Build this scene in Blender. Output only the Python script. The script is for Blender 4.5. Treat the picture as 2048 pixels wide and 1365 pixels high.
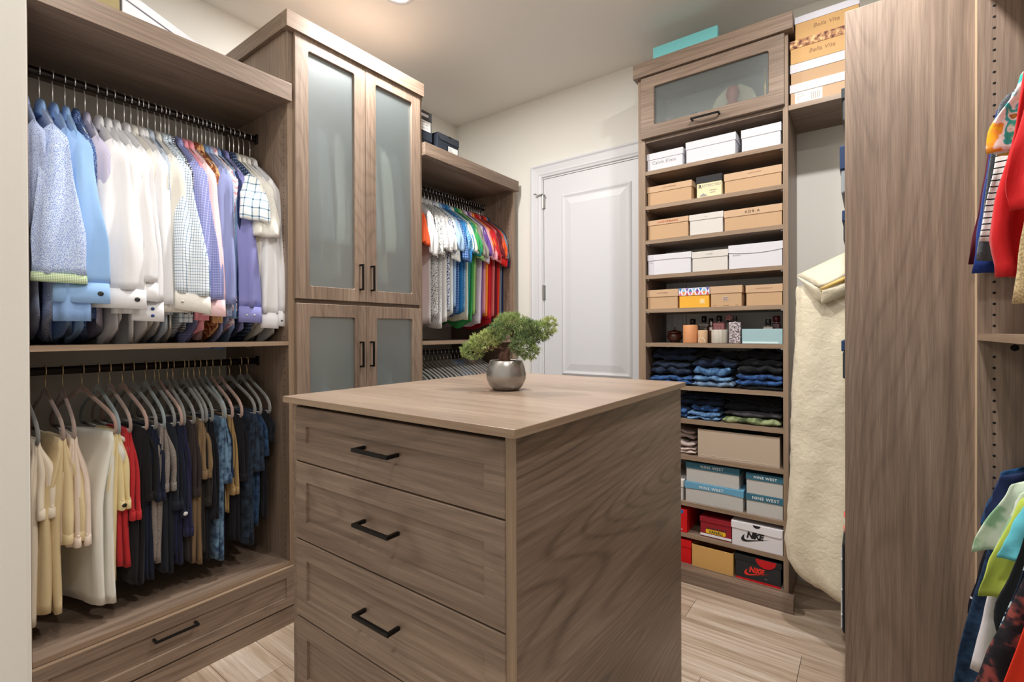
import bpy, bmesh, math, random
from mathutils import Vector, Matrix, noise as mnoise

scene = bpy.context.scene
COL = scene.collection
for o in list(bpy.data.objects):
    bpy.data.objects.remove(o)
R = math.radians
sin, cos, pi = math.sin, math.cos, math.pi

# ---------------------------------------------------------------- camera, world, lights, exposure
F_PX = 963.13
cam_d = bpy.data.cameras.new('camera')
cam = bpy.data.objects.new('camera', cam_d)
COL.objects.link(cam)
cam_d.sensor_fit = 'HORIZONTAL'
cam_d.sensor_width = 36.0
cam_d.lens = 36.0 * F_PX / 2048
cam_d.shift_y = -(682.5 - 668.53) / 2048
cam_d.clip_start = 0.02
_yaw, _pitch, _roll = R(36.4983), R(-0.2434), R(-0.2188)
_fw = Vector((-sin(_yaw) * cos(_pitch), cos(_yaw) * cos(_pitch), sin(_pitch)))
_rt = Vector((cos(_yaw), sin(_yaw), 0))
_up = _rt.cross(_fw)
_rt2 = _rt * cos(_roll) + _up * sin(_roll)
_up2 = -_rt * sin(_roll) + _up * cos(_roll)
cam.matrix_world = Matrix((
    (_rt2.x, _up2.x, -_fw.x, 0.0),
    (_rt2.y, _up2.y, -_fw.y, 0.0),
    (_rt2.z, _up2.z, -_fw.z, 1.3377),
    (0, 0, 0, 1)))
scene.camera = cam

world = bpy.data.worlds.new('open_end_fill')  # even fill added through the open end behind the camera; no room modelled there
scene.world = world
world.use_nodes = True
_bg = world.node_tree.nodes['Background']
_bg.inputs[0].default_value = (1.0, 0.97, 0.93, 1)
_bg.inputs[1].default_value = 0.6

CEIL = 3.07
LAMP_POS = [(-1.93, 1.64, 1.0), (-0.10, 1.62, 0.85), (-1.40, 0.45, 0.26), (-0.05, 0.15, 0.42)]
LAMP_POWER = 29.0

scene.view_settings.view_transform = 'Standard'
scene.view_settings.look = 'None'
scene.view_settings.exposure = 0.34
scene.view_settings.gamma = 1.0
scene.view_settings.use_curve_mapping = False
try:
    scene.cycles.max_bounces = 10
    scene.cycles.diffuse_bounces = 6
    scene.cycles.glossy_bounces = 4
    scene.cycles.transmission_bounces = 6
    scene.cycles.caustics_refractive = True
    scene.cycles.sample_clamp_indirect = 6.0
except Exception:
    pass

# ---------------------------------------------------------------- helpers
def lin(c):
    out = []
    for v in c[:3]:
        v = v / 255.0
        out.append(v / 12.92 if v <= 0.04045 else ((v + 0.055) / 1.055) ** 2.4)
    return (out[0], out[1], out[2], 1.0)

class MB:
    def __init__(self):
        self.v = []; self.f = []
    def add(self, verts, faces):
        n = len(self.v)
        self.v.extend([tuple(p) for p in verts])
        self.f.extend([tuple(i + n for i in f) for f in faces])
        return self
    def box(self, x0, x1, y0, y1, z0, z1):
        return self.add([(x0,y0,z0),(x1,y0,z0),(x1,y1,z0),(x0,y1,z0),(x0,y0,z1),(x1,y0,z1),(x1,y1,z1),(x0,y1,z1)],
                        [(0,3,2,1),(4,5,6,7),(0,1,5,4),(1,2,6,5),(2,3,7,6),(3,0,4,7)])
    def prism(self, poly, fn, w0, w1):
        n = len(poly)
        vs = [fn(p[0], p[1], w0) for p in poly] + [fn(p[0], p[1], w1) for p in poly]
        fs = [tuple(range(n)), tuple(range(2*n-1, n-1, -1))]
        for i in range(n):
            j = (i+1) % n
            fs.append((i, i+n, j+n, j))
        return self.add(vs, fs)
    def loops(self, rings, cap=True, closed=True):
        n = len(rings[0]); vs = []; fs = []
        for r in rings: vs.extend(r)
        for k in range(len(rings)-1):
            for i in range(n if closed else n-1):
                j = (i+1) % n
                fs.append((k*n+i, k*n+j, (k+1)*n+j, (k+1)*n+i))
        if cap and closed:
            fs.append(tuple(range(n-1, -1, -1)))
            fs.append(tuple((len(rings)-1)*n + i for i in range(n)))
        return self.add(vs, fs)
    def tube(self, path, r, n=8, cap=True, flat=1.0):
        P = [Vector(p) for p in path]; rings = []
        ref = Vector((0,0,1)); prev = None
        for i, p in enumerate(P):
            if i == 0: t = P[1]-P[0]
            elif i == len(P)-1: t = P[-1]-P[-2]
            else: t = (P[i+1]-P[i-1])
            t.normalize()
            if prev is None:
                a = ref if abs(t.dot(ref)) < 0.9 else Vector((1,0,0))
                u = (a - t*a.dot(t)).normalized()
            else:
                u = (prev - t*prev.dot(t))
                u = u.normalized() if u.length > 1e-6 else Vector((1,0,0))
            prev = u
            w = t.cross(u)
            rr = r[i] if isinstance(r, (list, tuple)) else r
            rings.append([tuple(p + u*cos(2*pi*k/n)*rr + w*sin(2*pi*k/n)*rr*flat) for k in range(n)])
        return self.loops(rings, cap)
    def lathe(self, prof, n=32, c=(0,0,0)):
        rings = [[(c[0]+r*cos(2*pi*k/n), c[1]+r*sin(2*pi*k/n), c[2]+z) for k in range(n)] for r, z in prof]
        return self.loops(rings, True)
    def build(self, name, material, parent=None, smooth=False, bevel=0.0, loc=None, rotz=0.0, kind=None, label=None):
        me = bpy.data.meshes.new(name)
        me.from_pydata(self.v, [], self.f)
        bm = bmesh.new(); bm.from_mesh(me)
        bmesh.ops.recalc_face_normals(bm, faces=bm.faces)
        bm.to_mesh(me); bm.free()
        if smooth:
            me.polygons.foreach_set('use_smooth', [True]*len(me.polygons))
        me.materials.append(material)
        o = bpy.data.objects.new(name, me)
        COL.objects.link(o)
        if parent is not None: o.parent = parent
        if loc is not None: o.location = loc
        if rotz: o.rotation_euler = (0, 0, rotz)
        if kind: o['kind'] = kind
        if label: o['label'] = label
        if bevel:
            m = o.modifiers.new('edge', 'BEVEL'); m.width = bevel; m.segments = 2; m.limit_method = 'ANGLE'; m.angle_limit = R(40)
            m.harden_normals = False
        if smooth and not bevel:
            pass
        return o

LABELS = {}
def tag(o, label, cat, group=None):
    if label in LABELS: print('DUPLICATE LABEL', label)
    LABELS[label] = 1
    n = len(label.split())
    if n < 4 or n > 16: print('LABEL LENGTH', n, label)
    o['label'] = label; o['category'] = cat
    if group: o['group'] = group
    return o
def thing(name, label, cat, loc=(0,0,0), rotz=0.0, group=None):
    o = bpy.data.objects.new(name, None)
    COL.objects.link(o); o.location = loc; o.rotation_euler = (0,0,rotz)
    o.empty_display_size = 0.05
    return tag(o, label, cat, group)
def struct(o):
    o['kind'] = 'structure'; return o

FRONT = lambda y0: (lambda u, v, w: (u, y0 - w, v))      # a front that faces the camera side (-Y)
SIDE = lambda x0: (lambda u, v, w: (x0 + w, u, v))       # a front on the left wall, facing +X

def shaker(mb, P, u0, u1, v0, v1, th, inset, depth=0.007):
    i = inset; s = 0.0015
    def ring(a, w): return [P(u0+a, v0+a, w), P(u1-a, v0+a, w), P(u1-a, v1-a, w), P(u0+a, v1-a, w)]
    rings = [ring(0, 0), ring(0, th-0.002), ring(0.002, th), ring(i, th), ring(i+0.001, th-depth), ring(i+0.0025, th-depth)]
    return mb.loops(rings, True)
def glass_frame(mb, P, u0, u1, v0, v1, th, left, right, bottom, top, rad=0.009):
    a0, a1, b0, b1 = u0+left, u1-right, v0+bottom, v1-top
    def inner(w, g=0.0):
        pts = []
        for (cx, cy, s) in ((a0+rad, b0+rad, pi), (a1-rad, b0+rad, 1.5*pi), (a1-rad, b1-rad, 0), (a0+rad, b1-rad, 0.5*pi)):
            for k in range(5):
                t = s + k*pi/8
                pts.append(P(cx+(rad+g)*cos(t), cy+(rad+g)*sin(t), w))
        return pts
    def outer(w, a=0.0):
        c = [(u0+a, v0+a), (u1-a, v0+a), (u1-a, v1-a), (u0+a, v1-a)]
        return [P(c[q][0], c[q][1], w) for q in range(4) for k in range(5)]
    vs = []; n = 20
    R_ = [outer(0), outer(th-0.002), outer(th, 0.002), inner(th, 0.002), inner(th-0.002), inner(0)]
    for r in R_: vs.extend(r)
    fs = []
    for k in range(6):
        k2 = (k+1) % 6
        for i in range(n):
            j = (i+1) % n
            fs.append((k*n+i, k*n+j, k2*n+j, k2*n+i))
    base = len(mb.v)
    mb.add(vs, fs)
    return (a0, a1, b0, b1)

def weld(o):
    bm = bmesh.new(); bm.from_mesh(o.data)
    bmesh.ops.remove_doubles(bm, verts=bm.verts, dist=1e-5)
    bmesh.ops.recalc_face_normals(bm, faces=bm.faces)
    bm.to_mesh(o.data); bm.free()
    return o

def text_mesh(name, body, size, mat_, parent, loc, rot=(pi/2, 0, 0), align='LEFT', extrude=0.0003, spacing=1.0, bold=0.0, sx=1.0, shear=0.0):
    cu = bpy.data.curves.new(name, 'FONT')
    cu.body = body; cu.size = size; cu.align_x = align; cu.extrude = extrude
    cu.space_character = spacing; cu.offset = bold; cu.shear = shear; cu.resolution_u = 3
    tmp = bpy.data.objects.new('tmp_text', cu); COL.objects.link(tmp)
    dg = bpy.context.evaluated_depsgraph_get()
    me = bpy.data.meshes.new_from_object(tmp.evaluated_get(dg))
    bpy.data.objects.remove(tmp); bpy.data.curves.remove(cu)
    me.name = name
    me.materials.clear(); me.materials.append(mat_)
    o = bpy.data.objects.new(name, me); COL.objects.link(o)
    o.parent = parent; o.location = loc; o.rotation_euler = rot; o.scale = (sx, 1, 1)
    return o
def fold(x, y, z=0.0):
    return mnoise.noise(Vector((x, y, z)))
def smooth01(t):
    t = max(0.0, min(1.0, t)); return t*t*(3-2*t)
def ordinal(n):
    names = ['zeroth','first','second','third','fourth','fifth','sixth','seventh','eighth','ninth','tenth','eleventh','twelfth','thirteenth','fourteenth','fifteenth','sixteenth','seventeenth','eighteenth','nineteenth','twentieth']
    if n <= 20: return names[n]
    if n == 30: return 'thirtieth'
    return ('twenty-' if n < 30 else 'thirty-') + names[n % 10]

# ---------------------------------------------------------------- materials
def base_mat(name, rough=0.6):
    m = bpy.data.materials.new(name); m.use_nodes = True
    nt = m.node_tree; b = nt.nodes['Principled BSDF']
    b.inputs['Roughness'].default_value = rough
    return m, nt, b
def N(nt, t, **kw):
    n = nt.nodes.new(t)
    for k, v in kw.items(): setattr(n, k, v)
    return n
def flat(name, c, rough=0.6, metal=0.0, spec=0.5, bump=0.0, bscale=200.0, sheen=0.0, coat=0.0):
    m, nt, b = base_mat(name, rough)
    b.inputs['Base Color'].default_value = lin(c)
    b.inputs['Metallic'].default_value = metal
    b.inputs['Specular IOR Level'].default_value = spec
    if sheen: b.inputs['Sheen Weight'].default_value = sheen
    if coat: b.inputs['Coat Weight'].default_value = coat
    if bump:
        tc = N(nt, 'ShaderNodeTexCoord'); no = N(nt, 'ShaderNodeTexNoise'); bp = N(nt, 'ShaderNodeBump')
        no.inputs['Scale'].default_value = bscale; no.inputs['Detail'].default_value = 3
        bp.inputs['Strength'].default_value = bump; bp.inputs['Distance'].default_value = 0.002
        nt.links.new(tc.outputs['Object'], no.inputs['Vector']); nt.links.new(no.outputs['Fac'], bp.inputs['Height'])
        nt.links.new(bp.outputs['Normal'], b.inputs['Normal'])
    return m
def ramp(nt, stops, interp='LINEAR'):
    r = N(nt, 'ShaderNodeValToRGB'); e = r.color_ramp.elements
    r.color_ramp.interpolation = interp
    e[0].position, e[0].color = stops[0][0], lin(stops[0][1])
    e[1].position, e[1].color = stops[1][0], lin(stops[1][1])
    for p, c in stops[2:]:
        x = e.new(p); x.color = lin(c)
    return r
def math_(nt, op, a, b=None, v=None):
    n = N(nt, 'ShaderNodeMath', operation=op)
    nt.links.new(a, n.inputs[0])
    if b is not None: nt.links.new(b, n.inputs[1])
    elif v is not None: n.inputs[1].default_value = v
    return n.outputs[0]
def wood(name, axis, dark, mid, light, rough=0.42, figure=1.0, rings=46.0):
    """walnut look laminate: contours of a stretched noise give the cathedral figure, a finer one the fibres"""
    m, nt, b = base_mat(name, rough)
    L = nt.links.new
    tc = N(nt, 'ShaderNodeTexCoord'); oi = N(nt, 'ShaderNodeObjectInfo')
    off = N(nt, 'ShaderNodeVectorMath', operation='SCALE'); off.inputs['Scale'].default_value = 9.0
    cmb = N(nt, 'ShaderNodeCombineXYZ')
    for i in range(3): L(oi.outputs['Random'], cmb.inputs[i])
    L(cmb.outputs[0], off.inputs[0])
    add = N(nt, 'ShaderNodeVectorMath', operation='ADD')
    L(tc.outputs['Object'], add.inputs[0]); L(off.outputs[0], add.inputs[1])
    def mapped(along, across):
        mp = N(nt, 'ShaderNodeMapping')
        s = [across]*3; s['xyz'.index(axis)] = along
        mp.inputs['Scale'].default_value = s
        L(add.outputs[0], mp.inputs['Vector']); return mp.outputs[0]
    def noise(vec, detail, rough_, dist=0.0):
        n = N(nt, 'ShaderNodeTexNoise'); n.inputs['Scale'].default_value = 1; n.inputs['Detail'].default_value = detail
        n.inputs['Roughness'].default_value = rough_; n.inputs['Distortion'].default_value = dist
        L(vec, n.inputs['Vector']); return n
    n1 = noise(mapped(0.32, 3.0), 1.0, 0.35, 0.1)
    ringv = math_(nt, 'SINE', math_(nt, 'MULTIPLY', n1.outputs['Fac'], v=rings*2*pi))
    ringv = math_(nt, 'MULTIPLY_ADD', ringv, v=0.5); nt.nodes[-1].inputs[2].default_value = 0.5
    ringp = math_(nt, 'POWER', ringv, v=5.0)
    n2 = noise(mapped(9.0, 420.0), 3, 0.6)
    n4 = noise(mapped(2.2, 75.0), 3, 0.55)
    n3 = noise(mapped(0.6, 6.0), 2, 0.5)
    n5 = noise(mapped(3.0, 30.0), 1, 0.5)
    s = math_(nt, 'MULTIPLY', math_(nt, 'MULTIPLY', ringp, n5.outputs['Fac']), v=-0.13*figure)
    s = math_(nt, 'ADD', s, math_(nt, 'MULTIPLY', n2.outputs['Fac'], v=0.34))
    s = math_(nt, 'ADD', s, math_(nt, 'MULTIPLY', n4.outputs['Fac'], v=0.42))
    s = math_(nt, 'ADD', s, math_(nt, 'MULTIPLY', n3.outputs['Fac'], v=0.42))
    s = math_(nt, 'SUBTRACT', s, v=0.06)
    rp = ramp(nt, [(0.20, dark), (0.80, light), (0.5, mid)])
    L(s, rp.inputs['Fac']); L(rp.outputs['Color'], b.inputs['Base Color'])
    bp = N(nt, 'ShaderNodeBump'); bp.inputs['Strength'].default_value = 0.12; bp.inputs['Distance'].default_value = 0.001
    L(n2.outputs['Fac'], bp.inputs['Height']); L(bp.outputs['Normal'], b.inputs['Normal'])
    b.inputs['Specular IOR Level'].default_value = 0.45
    return m
WD, WM, WL = (76, 63, 53), (129, 110, 95), (172, 151, 133)
M = {}
for ax in 'xyz':
    M['wood_'+ax] = wood('walnut_laminate_'+ax, ax, WD, WM, WL)
    M['edge_'+ax] = wood('walnut_edge_band_'+ax, ax, (108, 90, 73), (146, 124, 103), (176, 153, 129), figure=0.5, rings=8)
M['wood_swirl'] = wood('walnut_laminate_swirl', 'y', WD, WM, WL, rough=0.36, figure=1.9, rings=36)
M['wood_top'] = wood('walnut_counter', 'x', (98, 82, 69), (146, 126, 109), (184, 163, 144), rough=0.33, figure=0.6)
M['floor'] = wood('light_oak_plank', 'x', (112, 84, 62), (192, 171, 150), (240, 232, 222), rough=0.38, figure=1.5, rings=8)
M['paint'] = flat('wall_paint', (230, 228, 221), 0.85, spec=0.25, bump=0.06, bscale=260)
M['ceiling'] = flat('ceiling_paint', (236, 234, 229), 0.9, spec=0.15)
M['trim'] = flat('white_trim_paint', (216, 217, 221), 0.45)
M['black'] = flat('black_metal', (22, 21, 21), 0.38, metal=0.6)
M['rod'] = flat('dark_bronze_rod', (36, 31, 29), 0.35, metal=0.8)
M['chrome'] = flat('chrome_wire', (226, 225, 222), 0.25, metal=0.75)
M['gold'] = flat('gold_hook', (226, 204, 158), 0.3, metal=0.6)
M['nickel'] = flat('satin_nickel', (190, 188, 184), 0.35, metal=1.0)
M['hole'] = flat('hole_shade_black', (14, 12, 10), 0.9)  # shade inside the drilled holes, put into the colour of uncut discs
M['pin'] = flat('shelf_pin_steel', (200, 200, 200), 0.3, metal=0.9)
def emissive(name, c, s):
    m, nt, b = base_mat(name, 0.5)
    b.inputs['Emission Color'].default_value = lin(c); b.inputs['Emission Strength'].default_value = s
    b.inputs['Base Color'].default_value = lin(c)
    return m
M['lamp_lens'] = emissive('lamp_lens', (255, 246, 232), 12.0)
def frosted(name):
    m = bpy.data.materials.new(name); m.use_nodes = True
    nt = m.node_tree; out = nt.nodes['Material Output']; nt.nodes.remove(nt.nodes['Principled BSDF'])
    L = nt.links.new
    re = N(nt, 'ShaderNodeBsdfRefraction'); re.inputs['Roughness'].default_value = 0.19; re.inputs['IOR'].default_value = 1.06
    re.inputs['Color'].default_value = (0.90, 0.96, 0.97, 1)
    tr = N(nt, 'ShaderNodeBsdfTransparent'); tr.inputs['Color'].default_value = (0.9, 0.96, 0.97, 1)
    di = N(nt, 'ShaderNodeBsdfDiffuse'); di.inputs['Color'].default_value = lin((196, 208, 210))
    gl = N(nt, 'ShaderNodeBsdfGlossy'); gl.inputs['Roughness'].default_value = 0.3; gl.inputs['Color'].default_value = (0.9, 0.93, 0.94, 1)
    m0 = N(nt, 'ShaderNodeMixShader'); m0.inputs['Fac'].default_value = 0.34
    L(re.outputs[0], m0.inputs[1]); L(tr.outputs[0], m0.inputs[2])
    m1 = N(nt, 'ShaderNodeMixShader'); m1.inputs['Fac'].default_value = 0.13
    L(m0.outputs[0], m1.inputs[1]); L(di.outputs[0], m1.inputs[2])
    m2 = N(nt, 'ShaderNodeMixShader'); m2.inputs['Fac'].default_value = 0.2
    L(m1.outputs[0], m2.inputs[1]); L(gl.outputs[0], m2.inputs[2])
    L(m2.outputs[0], out.inputs['Surface'])
    return m
M['frosted'] = frosted('frosted_glass')
M['frosted_thin'] = frosted('lightly_frosted_glass')
for _n in M['frosted_thin'].node_tree.nodes:
    if _n.type == 'MIX_SHADER' and abs(_n.inputs['Fac'].default_value - 0.34) < 0.01: _n.inputs['Fac'].default_value = 0.45
    if _n.type == 'MIX_SHADER' and abs(_n.inputs['Fac'].default_value - 0.13) < 0.01: _n.inputs['Fac'].default_value = 0.05
    if _n.type == 'MIX_SHADER' and abs(_n.inputs['Fac'].default_value - 0.20) < 0.01: _n.inputs['Fac'].default_value = 0.10
M['edge_pale'] = wood('walnut_edge_pale', 'z', (176, 150, 120), (206, 180, 148), (224, 200, 170), figure=0.3)
def glassy(name, c, rough=0.02):
    m, nt, b = base_mat(name, rough)
    b.inputs['Base Color'].default_value = lin(c)
    b.inputs['Transmission Weight'].default_value = 1.0; b.inputs['IOR'].default_value = 1.3
    return m

_cl = {}
def cloth(c, rough=0.85, var=0.0, scale=60.0, c2=None):
    key = ('p', tuple(c), rough, var, c2)
    if key in _cl: return _cl[key]
    m, nt, b = base_mat('fabric_%d_%d_%d' % tuple(c), rough)
    b.inputs['Specular IOR Level'].default_value = 0.2
    b.inputs['Sheen Weight'].default_value = 0.08
    tc = N(nt, 'ShaderNodeTexCoord')
    if var or c2:
        no = N(nt, 'ShaderNodeTexNoise'); no.inputs['Scale'].default_value = scale; no.inputs['Detail'].default_value = 5
        nt.links.new(tc.outputs['Object'], no.inputs['Vector'])
        d = c2 or tuple(max(0, int(v*(1-var))) for v in c)
        rp = ramp(nt, [(0.36, d), (0.64, c)])
        nt.links.new(no.outputs['Fac'], rp.inputs['Fac']); nt.links.new(rp.outputs['Color'], b.inputs['Base Color'])
    else:
        b.inputs['Base Color'].default_value = lin(c)
    bn = N(nt, 'ShaderNodeTexNoise'); bn.inputs['Scale'].default_value = 22; bn.inputs['Detail'].default_value = 4
    nt.links.new(tc.outputs['Object'], bn.inputs['Vector'])
    bp = N(nt, 'ShaderNodeBump'); bp.inputs['Strength'].default_value = 0.25; bp.inputs['Distance'].default_value = 0.006
    nt.links.new(bn.outputs['Fac'], bp.inputs['Height']); nt.links.new(bp.outputs['Normal'], b.inputs['Normal'])
    _cl[key] = m
    return m
def check(base, line, freq=70.0, lw=0.22, line2=None):
    key = ('c', tuple(base), tuple(line), freq, lw, line2)
    if key in _cl: return _cl[key]
    m, nt, b = base_mat('checked_fabric', 0.85)
    b.inputs['Specular IOR Level'].default_value = 0.2
    L = nt.links.new
    tc = N(nt, 'ShaderNodeTexCoord'); sp = N(nt, 'ShaderNodeSeparateXYZ'); L(tc.outputs['Object'], sp.inputs[0])
    ab = math_(nt, 'ADD', sp.outputs['X'], sp.outputs['Y'])
    def band(src, f):
        fr = math_(nt, 'FRACT', math_(nt, 'MULTIPLY', src, v=f))
        return math_(nt, 'LESS_THAN', fr, v=lw)
    g1, g2 = band(ab, freq), band(sp.outputs['Z'], freq)
    s = math_(nt, 'MULTIPLY', math_(nt, 'ADD', g1, g2), v=0.5)
    mid = tuple((base[i]+line[i])//2 for i in range(3))
    rp = ramp(nt, [(0.0, base), (1.0, line), (0.5, line2 or mid)]); L(s, rp.inputs['Fac'])
    L(rp.outputs['Color'], b.inputs['Base Color'])
    _cl[key] = m
    return m
def print_(base, spot, scale=150.0, thr=0.32, spot2=None):
    key = ('v', tuple(base), tuple(spot), scale, thr, spot2)
    if key in _cl: return _cl[key]
    m, nt, b = base_mat('printed_fabric', 0.85)
    b.inputs['Specular IOR Level'].default_value = 0.2
    L = nt.links.new
    tc = N(nt, 'ShaderNodeTexCoord'); vo = N(nt, 'ShaderNodeTexVoronoi'); vo.inputs['Scale'].default_value = scale
    L(tc.outputs['Object'], vo.inputs['Vector'])
    rp = ramp(nt, [(thr-0.03, spot), (thr+0.03, base)]); L(vo.outputs['Distance'], rp.inputs['Fac'])
    if spot2:
        no = N(nt, 'ShaderNodeTexNoise'); no.inputs['Scale'].default_value = scale*0.3
        L(tc.outputs['Object'], no.inputs['Vector'])
        mx = N(nt, 'ShaderNodeMix', data_type='RGBA'); r2 = ramp(nt, [(0.52, (0,0,0)), (0.56, (255,255,255))])
        L(no.outputs['Fac'], r2.inputs['Fac']); L(r2.outputs['Color'], mx.inputs['Factor'])
        L(rp.outputs['Color'], mx.inputs[6]); mx.inputs[7].default_value = lin(spot2)
        L(mx.outputs[2], b.inputs['Base Color'])
    else:
        L(rp.outputs['Color'], b.inputs['Base Color'])
    _cl[key] = m
    return m
def blotch(stops, scale=14.0, name='tie_dyed_fabric', rough=0.9):
    m, nt, b = base_mat(name, rough)
    b.inputs['Specular IOR Level'].default_value = 0.2
    L = nt.links.new
    tc = N(nt, 'ShaderNodeTexCoord'); no = N(nt, 'ShaderNodeTexNoise'); no.inputs['Scale'].default_value = scale; no.inputs['Detail'].default_value = 2.5
    L(tc.outputs['Object'], no.inputs['Vector'])
    rp = ramp(nt, stops); L(no.outputs['Fac'], rp.inputs['Fac']); L(rp.outputs['Color'], b.inputs['Base Color'])
    return m
def stripes(base, line, freq=60, lw=0.25):
    m, nt, b = base_mat('striped_fabric', 0.85)
    L = nt.links.new
    tc = N(nt, 'ShaderNodeTexCoord'); sp = N(nt, 'ShaderNodeSeparateXYZ'); L(tc.outputs['Object'], sp.inputs[0])
    fr = math_(nt, 'FRACT', math_(nt, 'MULTIPLY', sp.outputs['Z'], v=freq))
    rp = ramp(nt, [(0.0, base), (1.0, line)]); L(math_(nt, 'LESS_THAN', fr, v=lw), rp.inputs['Fac'])
    L(rp.outputs['Color'], b.inputs['Base Color'])
    return m
# ---------------------------------------------------------------- the room
LW, BW, RW = -2.79, 3.0, 0.86            # left, back and right wall faces
floor_base = struct(MB().box(-3.1, 1.1, -2.2, 3.2, -0.06, -0.012).build('floor', flat('subfloor', (120, 100, 84), 0.8)))
_pw, _pl = 0.183, 1.24
def plank_mesh():
    o = MB().box(0, _pl-0.0016, 0, _pw-0.0016, -0.012, 0.0).build('plank', M['floor'], floor_base, bevel=0.0008)
    return o
_first = plank_mesh()
_rows = int((3.02+2.1)/_pw)
_cnt = 0
for r in range(_rows+1):
    x = -3.05 - (r*0.47 % 1.24)
    while x < 1.0:
        if x + _pl > -3.0:
            o = _first if _cnt == 0 else _first.copy()
            if _cnt: COL.objects.link(o)
            o.parent = floor_base; o.location = (x, -2.1 + r*_pw, 0)
            _cnt += 1
        x += _pl
struct(MB().box(-3.1, 1.1, -2.2, 3.2, CEIL, CEIL+0.1).build('ceiling', M['ceiling']))
struct(MB().box(LW-0.12, LW, 0.149, 3.12, 0, CEIL).build('wall_left', M['paint']))
# the back wall stands round the door opening
struct(MB().box(LW-0.12, -1.935, BW, BW+0.12, 0, CEIL).box(-0.985, RW+0.12, BW, BW+0.12, 0, CEIL)
       .box(-1.935, -0.985, BW, BW+0.12, 2.472, CEIL).build('wall_back', M['paint']))
struct(MB().box(RW, RW+0.12, -1.6, 3.0, 0, CEIL).build('wall_right', M['paint']))
struct(MB().box(-2.91, -1.0, -1.6, 0.149, 0, CEIL).build('wall_front', M['paint'], bevel=0.006))
# door 1: two panel white door with casing and hinges
door = struct(MB().box(-1.925, -0.995, 3.006, 3.04, 0.012, 2.462).build('door_1', M['trim']))
def raised(u0, u1, v0, v1):
    P = FRONT(3.006); mb = MB()
    def ring(a, w): return [P(u0+a, v0+a, w), P(u1-a, v0+a, w), P(u1-a, v1-a, w), P(u0+a, v1-a, w)]
    mb.loops([ring(0, 0.0), ring(0.0, 0.003), ring(0.012, 0.009), ring(0.026, 0.004), ring(0.034, 0.0035), ring(0.075, 0.0095), ring(0.078, 0.010)], True)
    return mb.build('raised_panel', M['trim'], door)
raised(-1.775, -1.245, 1.03, 2.325)
raised(-1.775, -1.245, 0.22, 0.88)
for z in (2.30, 1.63, 0.3):
    h = MB().box(-1.934, -1.912, 2.994, 3.005, z-0.05, z+0.05)
    h.tube([(-1.928, 2.992, z-0.054), (-1.928, 2.992, z+0.054)], 0.006, 8)
    h.build('hinge', M['nickel'], door)
_st = MB()
_st.tube([(-1.928, 2.99, 2.352), (-1.95, 2.975, 2.345), (-1.972, 2.96, 2.352)], 0.005, 8)
_st.tube([(-1.928, 2.99, 2.352), (-1.905, 2.972, 2.34)], 0.005, 8)
_st.lathe([(0.0005, 0), (0.008, 0.001), (0.008, 0.010), (0.0005, 0.012)], 10, (-1.974, 2.958, 2.346))
_st.build('hinge_pin_stop', M['nickel'], door, smooth=True)
def casing():
    mb = MB()
    prof = [(0, 0), (0, 0.020), (0.012, 0.024), (0.022, 0.018), (0.030, 0.017), (0.060, 0.014), (0.072, 0.016), (0.080, 0.012), (0.092, 0.010), (0.098, 0.0)]   # (distance inward, proud)
    x0, x1, zt = -2.029, -0.892, 2.569
    def path_ring(d, w): return [(x0+d, BW-w, 0.0), (x0+d, BW-w, zt-d), (x1-d, BW-w, zt-d), (x1-d, BW-w, 0.0)]
    rings = [path_ring(d, w) for d, w in prof]
    vs = [p for r in rings for p in r]; fs = []
    for k in range(len(prof)-1):
        for i in range(3):
            fs.append((k*4+i, k*4+i+1, (k+1)*4+i+1, (k+1)*4+i))
    return mb.add(vs, fs)
struct(casing().build('trim_1', M['trim']))
struct(MB().box(-1.935, -1.927, 3.0, 3.05, 0, 2.47).box(-0.993, -0.985, 3.0, 3.05, 0, 2.47).box(-1.935, -0.985, 3.0, 3.05, 2.464, 2.472).build('trim_2', M['trim']))
struct(MB().box(-0.3, RW, BW-0.014, BW, 0, 0.12).build('baseboard_back', M['trim'], bevel=0.003))
# recessed downlights
for i, (x, y, k) in enumerate(LAMP_POS):
    where = ['over the tall frosted cabinet', 'above the shoe shelf side of the room', 'above the hanging shirts', 'near the doorway on the right'][i]
    t = thing('recessed_light', 'round recessed ceiling downlight ' + where, 'ceiling light', (x, y, CEIL), group='recessed ceiling downlights')
    MB().lathe([(0.060, -0.001), (0.062, -0.006), (0.085, -0.004), (0.088, 0.0), (0.060, 0.0)], 32).build('trim_ring', M['trim'], t, smooth=True)
    MB().lathe([(0.0005, -0.001), (0.060, -0.001), (0.060, 0.0), (0.0005, 0.0)], 32).build('lens', M['lamp_lens'], t)
    ld = bpy.data.lights.new('downlight', 'AREA'); ld.shape = 'DISK'; ld.size = 0.13; ld.energy = LAMP_POWER*k; ld.color = (1.0, 0.975, 0.945)
    lo = bpy.data.objects.new('downlight', ld); COL.objects.link(lo); lo.location = (0, 0, -0.012); lo.parent = t
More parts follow.
